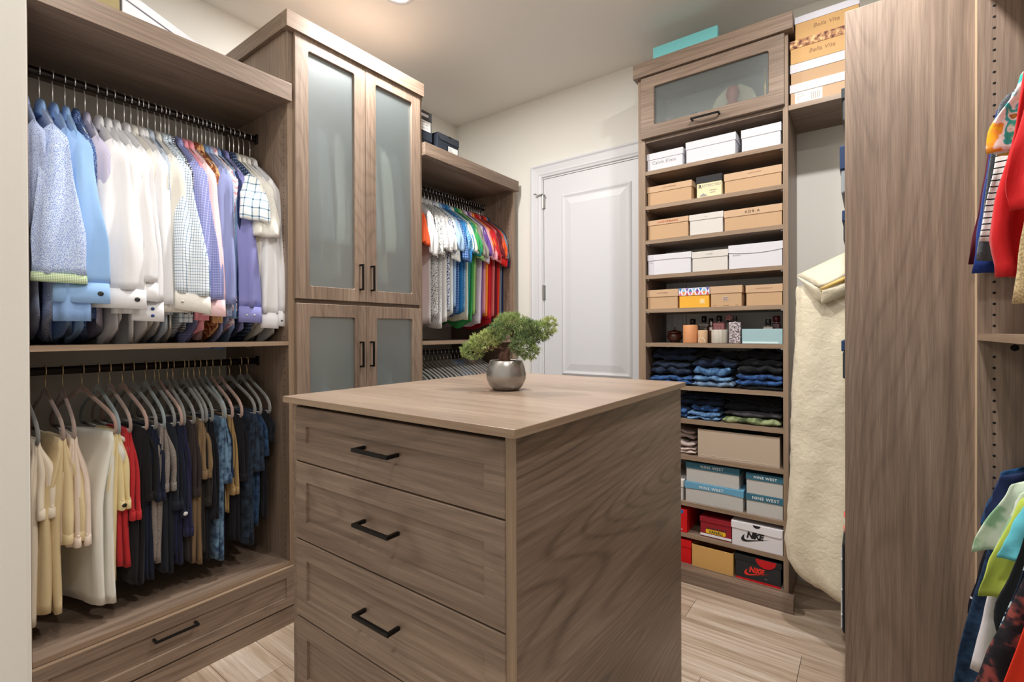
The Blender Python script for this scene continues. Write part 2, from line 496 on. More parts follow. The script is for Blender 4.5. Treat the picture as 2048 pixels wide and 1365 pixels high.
# ---------------------------------------------------------------- built-in cabinetry
def board(x0, x1, y0, y1, z0, z1, name, parent, ax, bevel=0.001, mat_=None):
    return MB().box(x0, x1, y0, y1, z0, z1).build(name, mat_ or M['wood_'+ax], parent, bevel=bevel)
def pin_holes(parent, pts, normal, r=0.0026):
    """drilled shelf pin holes: near-black discs proud of the panel face, hole shade put into the colour"""
    mb = MB(); n = 8
    for (x, y, z) in pts:
        ring = []
        for k in range(n):
            c, s = r*cos(2*pi*k/n), r*sin(2*pi*k/n)
            if normal == '-y': ring.append(((x+c, y-0.0004, z+s), (x+c*1.25, y, z+s*1.25)))
            else: ring.append(((x, y, z), (x, y, z)))
        mb.loops([[q[1] for q in ring], [q[0] for q in ring]], True)
    return mb.build('shelf_pin_holes', M['hole'], parent, kind='stuff')
def bar_pull(parent, P, u0, u1, v, proj=0.032, s=0.0085, vertical=False, name='handle'):
    mb = MB()
    def bx(a0, a1, b0, b1, w0, w1):
        vs = [P(a0,b0,w0),P(a1,b0,w0),P(a1,b1,w0),P(a0,b1,w0),P(a0,b0,w1),P(a1,b0,w1),P(a1,b1,w1),P(a0,b1,w1)]
        mb.add(vs, [(0,3,2,1),(4,5,6,7),(0,1,5,4),(1,2,6,5),(2,3,7,6),(3,0,4,7)])
    h = s/2
    if vertical:
        bx(v-h, v+h, u0, u1, proj-s, proj); bx(v-h, v+h, u0, u0+s, 0.0, proj-s); bx(v-h, v+h, u1-s, u1, 0.0, proj-s)
    else:
        bx(u0, u1, v-h, v+h, proj-s, proj); bx(u0, u0+s, v-h, v+h, 0.0, proj-s); bx(u1-s, u1, v-h, v+h, 0.0, proj-s)
    return mb.build(name, M['black'], parent, bevel=0.0012, label='black metal bar pull')
def rod_y(parent, x, z, y0, y1):
    mb = MB(); rings = []
    for y in (y0, y1):
        ring = []
        for k in range(16):
            t = 2*pi*k/16
            ring.append((x + 0.0075*cos(t), y, z + 0.015*sin(t)*(0.75+0.25*abs(sin(t)))))
        rings.append(ring)
    mb.loops(rings, True)
    o = mb.build('hanging_rod', M['rod'], parent, smooth=False, label='dark bronze oval hanging rod')
    for y, s in ((y0, 1), (y1, -1)):
        MB().box(x-0.013, x+0.013, min(y, y+s*0.008), max(y, y+s*0.008), z-0.022, z+0.024).build('rod_bracket', M['rod'], o, bevel=0.002)
    return o

FX = -2.15                                # front plane of the left run
# --- left hanging closet
lc = thing('hanging_closet', 'double hanging walnut closet beside the white wall edge, shirts above trousers', 'closet', (FX, 0.74, 0))
def L(parent_loc):
    return parent_loc
class At:
    """world-coordinate boxes turned into a thing's own coordinates"""
    def __init__(self, root): self.r = root; self.o = root.location
    def box(self, x0, x1, y0, y1, z0, z1, name, ax, bevel=0.001, mat_=None, label=None):
        o = self.o
        ob = MB().box(x0-o.x, x1-o.x, y0-o.y, y1-o.y, z0-o.z, z1-o.z).build(name, mat_ or M['wood_'+ax], self.r, bevel=bevel)
        if label: ob['label'] = label
        return ob
    def side(self, x0): return (lambda u, v, w: (x0 + w - self.o.x, u - self.o.y, v - self.o.z))
    def front(self, y0): return (lambda u, v, w: (u - self.o.x, y0 - w - self.o.y, v - self.o.z))
def holes_on(a, pts, r=0.0026):
    o = a.o
    return pin_holes(a.r, [(x-o.x, y-o.y, z-o.z) for x, y, z in pts], '-y', r)
a = At(lc)
LY0, LY1 = 0.30, 1.1725
pl = a.box(LW+0.002, FX, LY1, LY1+0.0285, 0.0, 2.425, 'side_panel', 'z', mat_=M['wood_z'])
a.box(FX, FX+0.0012, LY1, LY1+0.0285, 0.0, 2.425, 'edge_band', 'z', 0, M['edge_z'])
a.box(LW+0.002, FX, LY0, LY0+0.02, 0.0, 2.425, 'side_panel', 'z')
a.box(LW+0.002, FX-0.002, LY0+0.02, LY1, 2.400, 2.425, 'top_panel', 'y')
a.box(FX-0.002, FX, LY0+0.02, LY1, 2.400, 2.425, 'edge_band', 'y', 0, M['edge_y'])
a.box(FX-0.012, -2.120, LY0, 1.179, 2.397, 2.478, 'crown', 'y', 0.0015)
a.box(LW+0.002, FX-0.003, LY0+0.02, LY1, 1.280, 1.2985, 'shelf', 'y')
a.box(FX-0.003, FX-0.001, LY0+0.02, LY1, 1.280, 1.2985, 'edge_band', 'y', 0, M['edge_y'])
a.box(LW+0.002, FX-0.002, LY0+0.02, LY1, 0.265, 0.2835, 'bottom_shelf', 'y')
a.box(FX-0.002, FX, LY0+0.02, LY1, 0.265, 0.2835, 'edge_band', 'y', 0, M['edge_y'])
a.box(FX-0.03, FX-0.004, LY0+0.02, LY1, 0.07, 0.265, 'drawer_box', 'y')
dr = shaker(MB(), a.side(FX-0.002), LY0+0.01, 1.191, 0.084, 0.2625, 0.020, 0.044).build('drawer', M['wood_y'], lc)
shaker_edge = MB()
P = a.side(FX-0.002)
shaker_edge.add([P(LY0+0.01, 0.2605, 0.0), P(1.191, 0.2605, 0.0), P(1.191, 0.263, 0.0), P(LY0+0.01, 0.263, 0.0), P(LY0+0.01, 0.2605, 0.0202), P(1.191, 0.2605, 0.0202), P(1.191, 0.263, 0.0202), P(LY0+0.01, 0.263, 0.0202)],
                [(0,3,2,1),(4,5,6,7),(0,1,5,4),(1,2,6,5),(2,3,7,6),(3,0,4,7)])
shaker_edge.build('edge_band', M['edge_y'], dr)
bar_pull(dr, a.side(FX+0.018-0.005), 0.636, 0.782, 0.198, 0.034)
a.box(FX-0.02, FX+0.016, LY0, 1.193, 0.0, 0.078, 'toe_kick', 'y')
RX = -2.435
RZU, RZL = 2.295, 1.200
rod_y(lc, RX-a.o.x, RZU, LY0+0.02-a.o.y, LY1-a.o.y)
rod_y(lc, RX-a.o.x, RZL, LY0+0.02-a.o.y, LY1-a.o.y)
holes_on(a, [(FX-0.037, LY1, 0.32+0.032*k) for k in range(30)] + [(FX-0.037, LY1, 1.32+0.032*k) for k in range(33)])
# --- tall cabinet with frosted doors
tc_ = thing('tall_cabinet', 'tall walnut cabinet with four frosted glass doors and a wide crown', 'cabinet', (FX, 1.585, 0))
a = At(tc_)
TY0, TY1 = 1.2012, 1.972
a.box(LW+0.002, FX, 1.9725, 2.001, 0.0, 2.745, 'side_panel', 'z')
a.box(FX, FX+0.0012, 1.9725, 2.001, 0.0, 2.745, 'edge_band', 'z', 0, M['edge_z'])
a.box(LW+0.002, FX, LY1+0.001, LY1+0.0285, 2.4255, 2.745, 'side_panel', 'z')
a.box(LW+0.002, FX, TY0, TY1, 2.72, 2.745, 'top_panel', 'y')
a.box(LW+0.002, FX-0.003, TY0+0.001, TY1, 1.4785, 1.497, 'shelf', 'y')
a.box(LW+0.002, FX-0.003, TY0+0.001, TY1, 0.10, 0.12, 'bottom_shelf', 'y')
a.box(FX-0.04, FX-0.002, TY0, TY1, 0.0, 0.10, 'toe_kick', 'y')
cr = MB()
o = a.o
cy0, cy1, cz0, cz1, cd = 1.153, 1.992, 2.7325, 2.8085, 0.02
cr.box(FX-0.012-o.x, -2.115-o.x, cy0-o.y, cy1-o.y, cz0, cz1)
cr.build('crown', M['wood_y'], tc_, bevel=0.0015)
MB().box(LW+0.002-o.x, FX-0.0125-o.x, cy0-o.y, LY1-o.y, cz0, cz1).build('crown_return', M['wood_x'], tc_, bevel=0.0015)
MB().box(LW+0.002-o.x, FX-0.0125-o.x, 2.0015-o.y, 2.02-o.y, cz0, cz1).build('crown_return', M['wood_x'], tc_, bevel=0.0015)
MB().box(LW+0.002-o.x, FX-0.0125-o.x, LY1-o.y, 2.0015-o.y, 2.79, 2.805).build('crown_top', M['wood_y'], tc_)
def cab_door(y0, y1, z0, z1, pull_side):
    d = MB()
    w = 0.067
    r = glass_frame(d, a.side(FX+0.0015), y0, y1, z0, z1, 0.0205, w, w, 0.064, 0.064)
    do = weld(d.build('door', M['wood_z'], tc_))
    g = MB(); P = a.side(FX+0.0015)
    vs = [P(r[0]-0.006, r[2]-0.006, 0.004), P(r[1]+0.006, r[2]-0.006, 0.004), P(r[1]+0.006, r[3]+0.006, 0.004), P(r[0]-0.006, r[3]+0.006, 0.004)]
    vs += [P(r[0]-0.006, r[2]-0.006, 0.008), P(r[1]+0.006, r[2]-0.006, 0.008), P(r[1]+0.006, r[3]+0.006, 0.008), P(r[0]-0.006, r[3]+0.006, 0.008)]
    g.add(vs, [(0,3,2,1),(4,5,6,7),(0,1,5,4),(1,2,6,5),(2,3,7,6),(3,0,4,7)])
    g.build('glass_pane', M['frosted'], do)
    return do
DC = 1.586
d1 = cab_door(1.1985, DC-0.001, 1.4975, 2.735, 1)
d2 = cab_door(DC+0.001, 1.9735, 1.4975, 2.735, 0)
d3 = cab_door(1.2, DC-0.001, 0.24, 1.4775, 1)
d4 = cab_door(DC+0.001, 1.9735, 0.24, 1.4775, 0)
PS = a.side(FX+0.022)
for d, v in ((d1, 1.5465), (d2, 1.6165)): bar_pull(d, PS, 1.557, 1.692, v, 0.032, 0.009, True)
for d, v in ((d3, 1.5465), (d4, 1.6115)): bar_pull(d, PS, 1.157, 1.291, v, 0.032, 0.009, True)
shaker(MB(), a.side(FX+0.0015), 1.2, 1.9735, 0.105, 0.236, 0.0205, 0.04).build('drawer', M['wood_y'], tc_)
rod_y(tc_, RX-a.o.x, 2.62, TY0-a.o.y, 1.972-a.o.y)
rod_y(tc_, RX-a.o.x, 1.38, TY0-a.o.y, 1.972-a.o.y)
# --- far left hanging closet
rc = thing('hanging_closet', 'double hanging walnut closet in the back corner, colourful shirts above', 'closet', (FX, 2.45, 0))
a = At(rc)
a.box(LW+0.002, FX, 2.921, 2.950, 0.0, 2.425, 'side_panel', 'z')
a.box(FX, FX+0.0012, 2.921, 2.950, 0.0, 2.425, 'edge_band', 'z', 0, M['edge_z'])
a.box(LW+0.002, FX-0.002, 2.0015, 2.921, 2.400, 2.425, 'top_panel', 'y')
a.box(FX-0.002, FX, 2.0015, 2.921, 2.400, 2.425, 'edge_band', 'y', 0, M['edge_y'])
a.box(FX-0.012, -2.120, 2.002, 2.958, 2.397, 2.474, 'crown', 'y', 0.0015)
a.box(LW+0.002, FX-0.003, 2.0015, 2.921, 1.262, 1.283, 'shelf', 'y')
a.box(FX-0.003, FX-0.001, 2.0015, 2.921, 1.262, 1.283, 'edge_band', 'y', 0, M['edge_y'])
a.box(LW+0.002, FX-0.002, 2.0015, 2.921, 0.265, 0.2835, 'bottom_shelf', 'y')
shaker(MB(), a.side(FX-0.002), 2.004, 2.935, 0.084, 0.2625, 0.020, 0.044).build('drawer', M['wood_y'], rc)
a.box(FX-0.02, FX+0.016, 2.002, 2.95, 0.0, 0.078, 'toe_kick', 'y')
RZ2U, RZ2L = 2.315, 1.200
rod_y(rc, RX-a.o.x, RZ2U, 2.0015-a.o.y, 2.921-a.o.y)
rod_y(rc, RX-a.o.x, RZ2L, 2.0015-a.o.y, 2.921-a.o.y)
holes_on(a, [(FX-0.037, 2.921, 1.32+0.032*k) for k in range(33)])

# --- shoe shelf tower on the back wall
TY = 2.65
st = thing('shelf_tower', 'open walnut shoe shelf tower with a frosted flip-up door at the top', 'shelf unit', (-0.68, TY, 0))
a = At(st)
TX0, TI0, TI1, TX1 = -1.0566, -1.016, -0.3306, -0.3086
a.box(TX0, TI0, TY, BW-0.002, 0.0, 2.77, 'side_panel', 'z')
a.box(TI1, TX1, TY, BW-0.002, 0.0, 2.77, 'side_panel', 'z')
for x0, x1 in ((TX0, TI0), (TI1, TX1)): a.box(x0, x1, TY-0.0012, TY, 0.0, 2.77, 'edge_band', 'z', 0, M['edge_z'])
SHELF = [2.243, 2.047, 1.853, 1.656, 1.465, 1.2735, 1.0405, 0.8605, 0.6645, 0.4140, 0.2435, 0.0780]
for z in SHELF:
    a.box(TI0, TI1, TY+0.002, BW-0.003, z-0.0215, z, 'shelf', 'x')
    a.box(TI0, TI1, TY+0.0005, TY+0.002, z-0.0215, z, 'edge_band', 'x', 0, M['edge_x'])
a.box(TI0, TI1, TY+0.003, BW-0.003, 2.425-0.0215, 2.425, 'shelf', 'x')
a.box(TX0, TX1, TY, BW-0.002, 2.77, 2.79, 'top_panel', 'x')
a.box(-1.074, -0.2865, 2.613, TY+0.012, 2.7665, 2.8465, 'crown', 'x', 0.0015)
MB().box(-1.074-a.o.x, -1.0575-a.o.x, TY+0.0125-a.o.y, BW-0.002-a.o.y, 2.7665, 2.8465).build('crown_return', M['wood_y'], st, bevel=0.0015)
MB().box(-0.3078-a.o.x, -0.2865-a.o.x, TY+0.0125-a.o.y, BW-0.002-a.o.y, 2.7665, 2.8465).build('crown_return', M['wood_y'], st, bevel=0.0015)
a.box(TX0, TX1+0.0255, 2.597, TY-0.002, 0.0, 0.0755, 'toe_kick', 'x', 0.0015)
d = MB()
r = glass_frame(d, a.front(TY-0.0015), -1.034, -0.3215, 2.4225, 2.764, 0.0205, 0.076, 0.068, 0.068, 0.062)
fd = weld(d.build('door', M['wood_x'], st))
P = a.front(TY-0.0015); g = MB()
vs = [P(r[0]-0.006, r[2]-0.006, 0.004), P(r[1]+0.006, r[2]-0.006, 0.004), P(r[1]+0.006, r[3]+0.006, 0.004), P(r[0]-0.006, r[3]+0.006, 0.004)]
vs += [P(r[0]-0.006, r[2]-0.006, 0.008), P(r[1]+0.006, r[2]-0.006, 0.008), P(r[1]+0.006, r[3]+0.006, 0.008), P(r[0]-0.006, r[3]+0.006, 0.008)]
g.add(vs, [(0,3,2,1),(4,5,6,7),(0,1,5,4),(1,2,6,5),(2,3,7,6),(3,0,4,7)])
g.build('glass_pane', M['frosted_thin'], fd)
bar_pull(fd, a.front(TY-0.022), -0.752, -0.609, 2.455, 0.034, 0.009)
pinm = MB()
for z in SHELF[:7]:
    for x, s in ((TI0, 1), (TI1, -1)):
        pinm.box(min(x, x+s*0.012)-a.o.x, max(x, x+s*0.012)-a.o.x, 0.02, 0.026, z-0.0275, z-0.0217)
pinm.build('shelf_pins', M['pin'], st, kind='stuff')
hm = MB()
for k in range(40):
    z = 0.12 + 0.0317*k
    if min(abs(z - s + 0.011) for s in SHELF) < 0.016: continue
    ring = [(TI0-a.o.x+0.0003, 0.037+0.0028*cos(2*pi*q/8), z+0.0028*sin(2*pi*q/8)) for q in range(8)]
    ring2 = [(p[0]+0.0003, p[1], p[2]) for p in ring]
    hm.loops([ring, ring2], True)
hm.build('shelf_pin_holes', M['pin'], st, kind='stuff')

# --- corner closet: the shelf beside the tower, and the wide end panel
cc = thing('corner_closet', 'corner closet with a wide walnut end panel and a high shelf beside the tower', 'closet', (0.1, 2.0, 0))
a = At(cc)
a.box(-0.0625, RW-0.002, 1.9885, 2.0135, 0.0, 2.418, 'end_panel', 'z')
a.box(-0.0637, -0.0625, 1.9885, 2.0135, 0.0, 2.418, 'edge_band', 'z', 0, M['edge_z'])
a.box(TX1+0.001, RW-0.002, TY+0.002, BW-0.002, 2.395, 2.418, 'shelf', 'x')
a.box(TX1+0.001, RW-0.002, TY, TY+0.002, 2.395, 2.418, 'edge_band', 'x', 0, M['edge_x'])
for z in (0.2395, 0.5815, 1.1675, 1.6515, 1.8215, 2.0765):
    a.box(-0.045, RW-0.002, 2.014, 2.345, z-0.019, z, 'side_shelf', 'y')
# --- near hanging closet on the right wall
NX = 0.258
nc = thing('hanging_closet', 'nearest hanging walnut closet on the right wall, sweaters above and tops below', 'closet', (0.55, 0.9, 0))
a = At(nc)
a.box(NX, RW-0.002, 1.957, 1.9875, 0.0, 2.43, 'side_panel', 'z')
a.box(NX-0.0012, NX, 1.957, 1.9875, 0.0, 2.43, 'edge_band', 'z', 0, M['edge_pale'])
a.box(NX, RW-0.002, 0.50, 0.53, 0.0, 2.43, 'side_panel', 'z')
a.box(NX+0.002, RW-0.002, 0.53, 1.957, 2.353, 2.378, 'top_panel', 'y')
a.box(NX, NX+0.002, 0.53, 1.957, 2.353, 2.378, 'edge_band', 'y', 0, M['edge_y'])
a.box(NX+0.003, RW-0.002, 0.53, 1.957, 1.308, 1.327, 'shelf', 'y')
a.box(NX+0.001, NX+0.003, 0.53, 1.957, 1.308, 1.327, 'edge_band', 'y', 0, M['edge_y'])
a.box(NX+0.003, RW-0.002, 0.53, 1.957, 0.10, 0.12, 'bottom_shelf', 'y')
holes_on(a, [(NX+0.036, 1.957, 1.35+0.032*k) for k in range(31)] + [(NX+0.036, 1.957, 0.30+0.032*k) for k in range(31)], 0.0032)
holes_on(a, [(NX+0.078, 1.957, 1.287)], 0.008)
NRX, NRZU, NRZL = 0.555, 2.25, 1.20
rod_y(nc, NRX-a.o.x, NRZU, 0.53-a.o.y, 1.957-a.o.y)
rod_y(nc, NRX-a.o.x, NRZL, 0.53-a.o.y, 1.957-a.o.y)

# --- island
IT = 1.1557
isl = thing('closet_island', 'walnut closet island of drawers with an overhanging counter in the room middle', 'island', (-0.94, 1.24, 0))
a = At(isl)
IX0, IX1, IY0, IY1 = -1.3547, -0.5284, 0.7216, 1.7584
a.box(IX0, IX1, IY0, IY1, IT-0.0175, IT, 'counter', 'x', 0.0008, M['wood_top'])
for (x0, x1, y0, y1, ax) in ((IX0, IX1, IY0-0.0012, IY0, 'x'), (IX1, IX1+0.0012, IY0, IY1, 'y')):
    a.box(x0, x1, y0, y1, IT-0.0170, IT-0.0006, 'edge_band', ax, 0, M['edge_'+ax])
a.box(-0.5642, -0.5391, 0.741, 1.742, 0.0, IT-0.0177, 'side_panel', 'y', 0.0008, M['wood_swirl'])
a.box(-0.5642, -0.5391, 0.7398, 0.741, 0.0, IT-0.0177, 'edge_band', 'z', 0, M['edge_z'])
a.box(-1.339, -1.314, 0.741, 1.742, 0.0, IT-0.0177, 'side_panel', 'y')
a.box(-1.314, -0.5642, 1.715, 1.741, 0.0, IT-0.0177, 'back_panel', 'x')
a.box(-1.314, -0.5642, 0.776, 0.80, 0.0, IT-0.0177, 'gap_shade_backing', 'x', 0.0008, flat('drawer_gap_shade', (40, 32, 27), 0.7))  # near-black sheet behind the drawers; shade of the gaps is in its colour
tops = [1.1272, 0.9712, 0.7502, 0.5292, 0.3082]
for k, zt in enumerate(tops):
    zb = (tops[k+1] + 0.0035) if k < 4 else 0.0875
    d = shaker(MB(), a.front(0.758), -1.3165, -0.5645, zb, zt, 0.021, 0.0525, 0.007).build('drawer', M['wood_x'], isl)
    zc = (zt+zb)/2 + (0.002 if k == 0 else 0.008)
    bar_pull(d, a.front(0.737+0.004), -1.008, -0.874, zc, 0.038, 0.009)
a.box(-1.314, -0.5642, 0.79, 0.81, 0.0, 0.085, 'toe_kick', 'x')
# ---------------------------------------------------------------- garments: builders
# local frame of anything hung on a rod: origin on top of the rod, +x towards the room, +z up
def hook_mesh(mb, drop, rw=0.0022):
    top = 0.006
    path = [(0.012, 0, -0.030), (0.0145, 0, -0.016), (0.0115, 0, -0.002), (0.003, 0, 0.0055), (-0.006, 0, 0.004), (-0.012, 0, -0.006), (-0.0125, 0, -0.018), (-0.0105, 0, -0.030), (-0.005, 0, -0.042), (0.0, 0, -0.052), (0.0, 0, -drop)]
    return mb.tube(path, rw, 6)
def hanger_wide(name, label, loc, rotz, body_m, hook_m, bar=True, group=None, drop=0.085, half=0.215, sl=1.0, rs=1.0):
    """slim velvet hanger: curved shoulders, turned-down tips, trouser bar"""
    t = thing(name, label, 'hanger', loc, rotz, group)
    hook_mesh(MB(), drop).build('hook', hook_m, t, smooth=True)
    mb = MB(); n = 8
    top = [(0.0, -drop+0.004), (0.022, -drop-0.004), (0.045, -drop-0.022), (0.072, -drop-0.036), (0.125, -drop-0.060*sl), (0.165, -drop-0.080*sl), (0.190, -drop-0.096*sl), (half-0.005, -drop-0.118*sl), (half, -drop-0.138*sl)]
    path = [(x, 0, z) for x, z in top]
    if bar:
        path += [(half-0.002, 0, -drop-0.152*sl), (half-0.012, 0, -drop-0.160*sl), (half-0.035, 0, -drop-0.160*sl)]
    full = [(-x, y, z) for x, y, z in reversed(path)] + path[1:]
    rr = []
    for x, y, z in full:
        rr.append((0.0072 if abs(x) < 0.05 else 0.0078)*rs)
    # broad neck plate
    mb.tube(full, rr, 8, flat=0.7)
    neck = [(-0.040, 0, -drop-0.024), (-0.020, 0, -drop-0.010), (0.0, 0, -drop-0.004), (0.020, 0, -drop-0.010), (0.040, 0, -drop-0.024)]
    mb.tube(neck, [0.004*rs, 0.011*rs, 0.014*rs, 0.011*rs, 0.004*rs], 8, flat=0.42)
    if bar:
        mb.tube([(-half+0.03, 0, -drop-0.160*sl), (half-0.03, 0, -drop-0.160*sl)], 0.0055, 8, flat=0.7)
    mb.build('hanger_body', body_m, t, smooth=True)
    return t
def lens_sheet(mb, top, bot, prof, nu=22, nv=18, amp=0.01, freq=3.0, seed=0.0, twist=0.0, close=0.004, offs=0.0, a_shift=None):
    """a hung flat tube of cloth. top(s)/bot(s): (a, c) for s in -1..1; prof(s, v): half thickness"""
    rows = []
    for j in range(nv+1):
        v = j/nv
        ring = []
        fr, bk = [], []
        for i in range(nu+1):
            s = -1 + 2*i/nu
            ta, tcz = top(s); ba, bc = bot(s)
            aa = ta + (ba-ta)*v; c = tcz + (bc-tcz)*v - 0.045*fold(s*1.6+seed*2.1, seed*3.7)*v**3
            w = amp*(0.15+v)*(sin(freq*s*pi*0.5 + seed*3.1 + v*0.8) * 0.6 + 1.1*fold(s*freq*0.7+seed, v*1.2, seed*1.7))
            th = prof(s, v) * (1 + 0.25*fold(s*3+seed, v*3, 5.2))
            fr.append((aa, offs + w + th + twist*v*aa, c)); bk.append((aa, offs + w - th + twist*v*aa, c))
        ring = fr + list(reversed(bk))
        rows.append(ring)
    return mb.loops(rows, True)
def shirt(name, label, loc, rotz, mats, seed, sleeve='long', w_end=0.045, w_top=0.032, th_body=0.009, length=0.80, end=-0.875, ang=0.0, a_end=0.225, b_end=0.0, cuff=None, cuff_h=0.070, links=None, collar=True, group=None, half=0.21, neckz=-0.125, sl_th=0.011, tail=0.07, far=True, tilt=0.0, body_a=1.0, straight=False, pinch=0.0, a_top=None):
    """shirt on a hanger: torso, two sleeves, collar and, where it shows, cuffs with buttons or links"""
    body_m, cuff_m, collar_m = mats
    t = thing(name, label, 'shirt', loc, rotz, group)
    nz = neckz
    def top(s):
        q = abs(s)
        c = nz-0.035 if q < 0.28 else nz-0.035 - 0.105*((q-0.28)/0.72)**1.15
        return (s*half*0.985, c)
    def bot(s):
        return (s*half*body_a*(0.97), nz-0.05-length - tail*(1-min(1.0, abs(s))**2.4))
    def prof(s, v):
        e = math.sqrt(max(0.0, 1-abs(s)**3.5))
        return max(0.0006, (0.0062 if v < 0.12 else 0.0)*e, th_body*e*(0.35+0.65*smooth01(v*3.0)))
    lens_sheet(MB(), top, bot, prof, 26, 16, 0.012 if th_body > 0.006 else 0.006, 3.4, seed).build('torso', body_m, t, smooth=True)
    def sleeve_mesh(sgn, zend, wend, wtop, a1, b1, an):
        mb = MB(); rings = []; nv = 18; nc = 22
        z0 = nz - 0.125
        for j in range(nv+1):
            v = j/nv
            c = z0 + (zend-z0)*v
            at_ = (half-0.006) if a_top is None or sgn < 0 else a_top
            aa = at_ + (a1-at_)*(v if straight else smooth01(v*1.15))
            bb = b1*smooth01(v)
            if v < 0.16:
                k = math.sqrt(max(0.0, 1-(1-(v+0.012)/0.172)**2))
                w = wtop*(0.22+0.78*k)
                aa -= 0.030*(1-k)**1.3
            else:
                w = wtop + (wend-wtop)*smooth01((v-0.16)/0.7)
            if pinch and sgn > 0: w *= 1 - pinch*smooth01((v-0.82)/0.18) + 0.35*pinch*math.exp(-((v-0.72)/0.14)**2)
            th = sl_th*(0.35+0.65*smooth01(v*5))*(1.0 + 0.2*sin(v*9+seed))
            ring = []
            for q in range(nc):
                tt = 2*pi*q/nc
                x, y = cos(tt), sin(tt)
                wob = 0.75*fold(x*1.9+seed*2.3, v*2.2+seed, y*0.5) + 0.50*sin(x*(5.5+2*fold(seed,1.0))+seed*4+v*2.5)*(0.5+v) + 0.60*fold(x*4.2+seed, v*6.0, seed)*(0.35+0.65*smooth01((v-0.5)*3))
                lw = w*x*(1+0.06*fold(v*6, seed))
                lt = th*(y*(1-0.25*abs(x)) + wob*1.1*smooth01(v*4))
                # width axis: turned by 'an' from the rod direction
                px = aa + sgn*0 + lt*cos(an) + lw*sin(an)
                py = bb + lw*cos(an) - lt*sin(an)
                drop = 0.0
                if v < 0.2: drop = -abs(x)*0.020*(1-v/0.2)
                pz = c + drop + (tilt*lw*v)
                ring.append((sgn*px, py, pz))
            rings.append(ring)
        return mb.loops(rings, True)
    zend = end + (cuff_h-0.004 if cuff else 0.0)
    sleeve_mesh(1, zend, w_end, w_top, a_end, b_end, ang).build('sleeve', body_m, t, smooth=True)
    if far:
        sleeve_mesh(-1, zend, min(w_end, 0.03), min(w_top, 0.02), 0.212, 0.0, 0.0).build('sleeve', body_m, t, smooth=True)
    if cuff:
        mb = MB(); nc = 24; rings = []
        for (zz, ex) in ((0.0, 0.0), (0.001, 0.0020), (-cuff_h*0.5, 0.0032), (-cuff_h+0.001, 0.0040), (-cuff_h, 0.001)):
            ring = []
            for q in range(nc):
                tt = 2*pi*q/nc; x, y = cos(tt), sin(tt)
                sx = math.copysign(abs(x)**0.6, x); sy = math.copysign(abs(y)**0.8, y)
                lw = (w_end*0.96+ex)*sx; lt = (sl_th*0.72+ex)*sy
                px = a_end + lt*cos(ang) + lw*sin(ang); py = b_end + lw*cos(ang) - lt*sin(ang)
                ring.append((px, py, zend + 0.002 + zz + tilt*lw - 0.006*lw/ max(w_end, .01)*0.3))
            rings.append(ring)
        cu = mb.loops(rings, True).build('cuff', cuff_m, t, smooth=True)
        cu.data.polygons.foreach_set('use_smooth', [True]*len(cu.data.polygons))
        if links:
            for (fx, fz, r, lm, nm) in links:
                lw = w_end*fx; px = a_end + (sl_th*0.72+0.0025)*cos(ang) + lw*sin(ang); py = b_end + lw*cos(ang) - (sl_th*0.72+0.0025)*sin(ang)
                m2 = MB(); rr = []
                for (rad, dep) in ((r*0.2, 0.004), (r*0.8, 0.0035), (r, 0.0015), (r*0.9, -0.004)):
                    rr.append([(px + dep*cos(ang) + rad*cos(k*pi/6)*sin(ang), py + rad*cos(k*pi/6)*cos(ang) - dep*sin(ang), zend - cuff_h*fz + rad*sin(k*pi/6) + tilt*lw) for k in range(12)])
                m2.loops(rr, True).build(nm, lm, cu, smooth=True)
    if collar:
        mb = MB(); rows = []
        for j in range(7):
            v = j/6
            fr, bk = [], []
            for i in range(17):
                s = -1 + i/8
                aa = s*(0.066 + 0.012*v)
                topc = nz + 0.012*(1-abs(s)**1.5) - 0.006 + 0.012*cos(s*pi*1.0+pi) * 0
                topc = nz + 0.010 - 0.030*abs(s)**2.2
                botc = nz - 0.050 - 0.022*abs(s)
                c = topc + (botc-topc)*v
                th = (0.0035 + 0.011*math.sqrt(v+0.02))*math.sqrt(max(0.02, 1-abs(s)**4))
                fr.append((aa, th, c)); bk.append((aa, -th, c))
            rows.append(fr + list(reversed(bk)))
        mb.loops(rows, True).build('collar', collar_m, t, smooth=True)
    return t
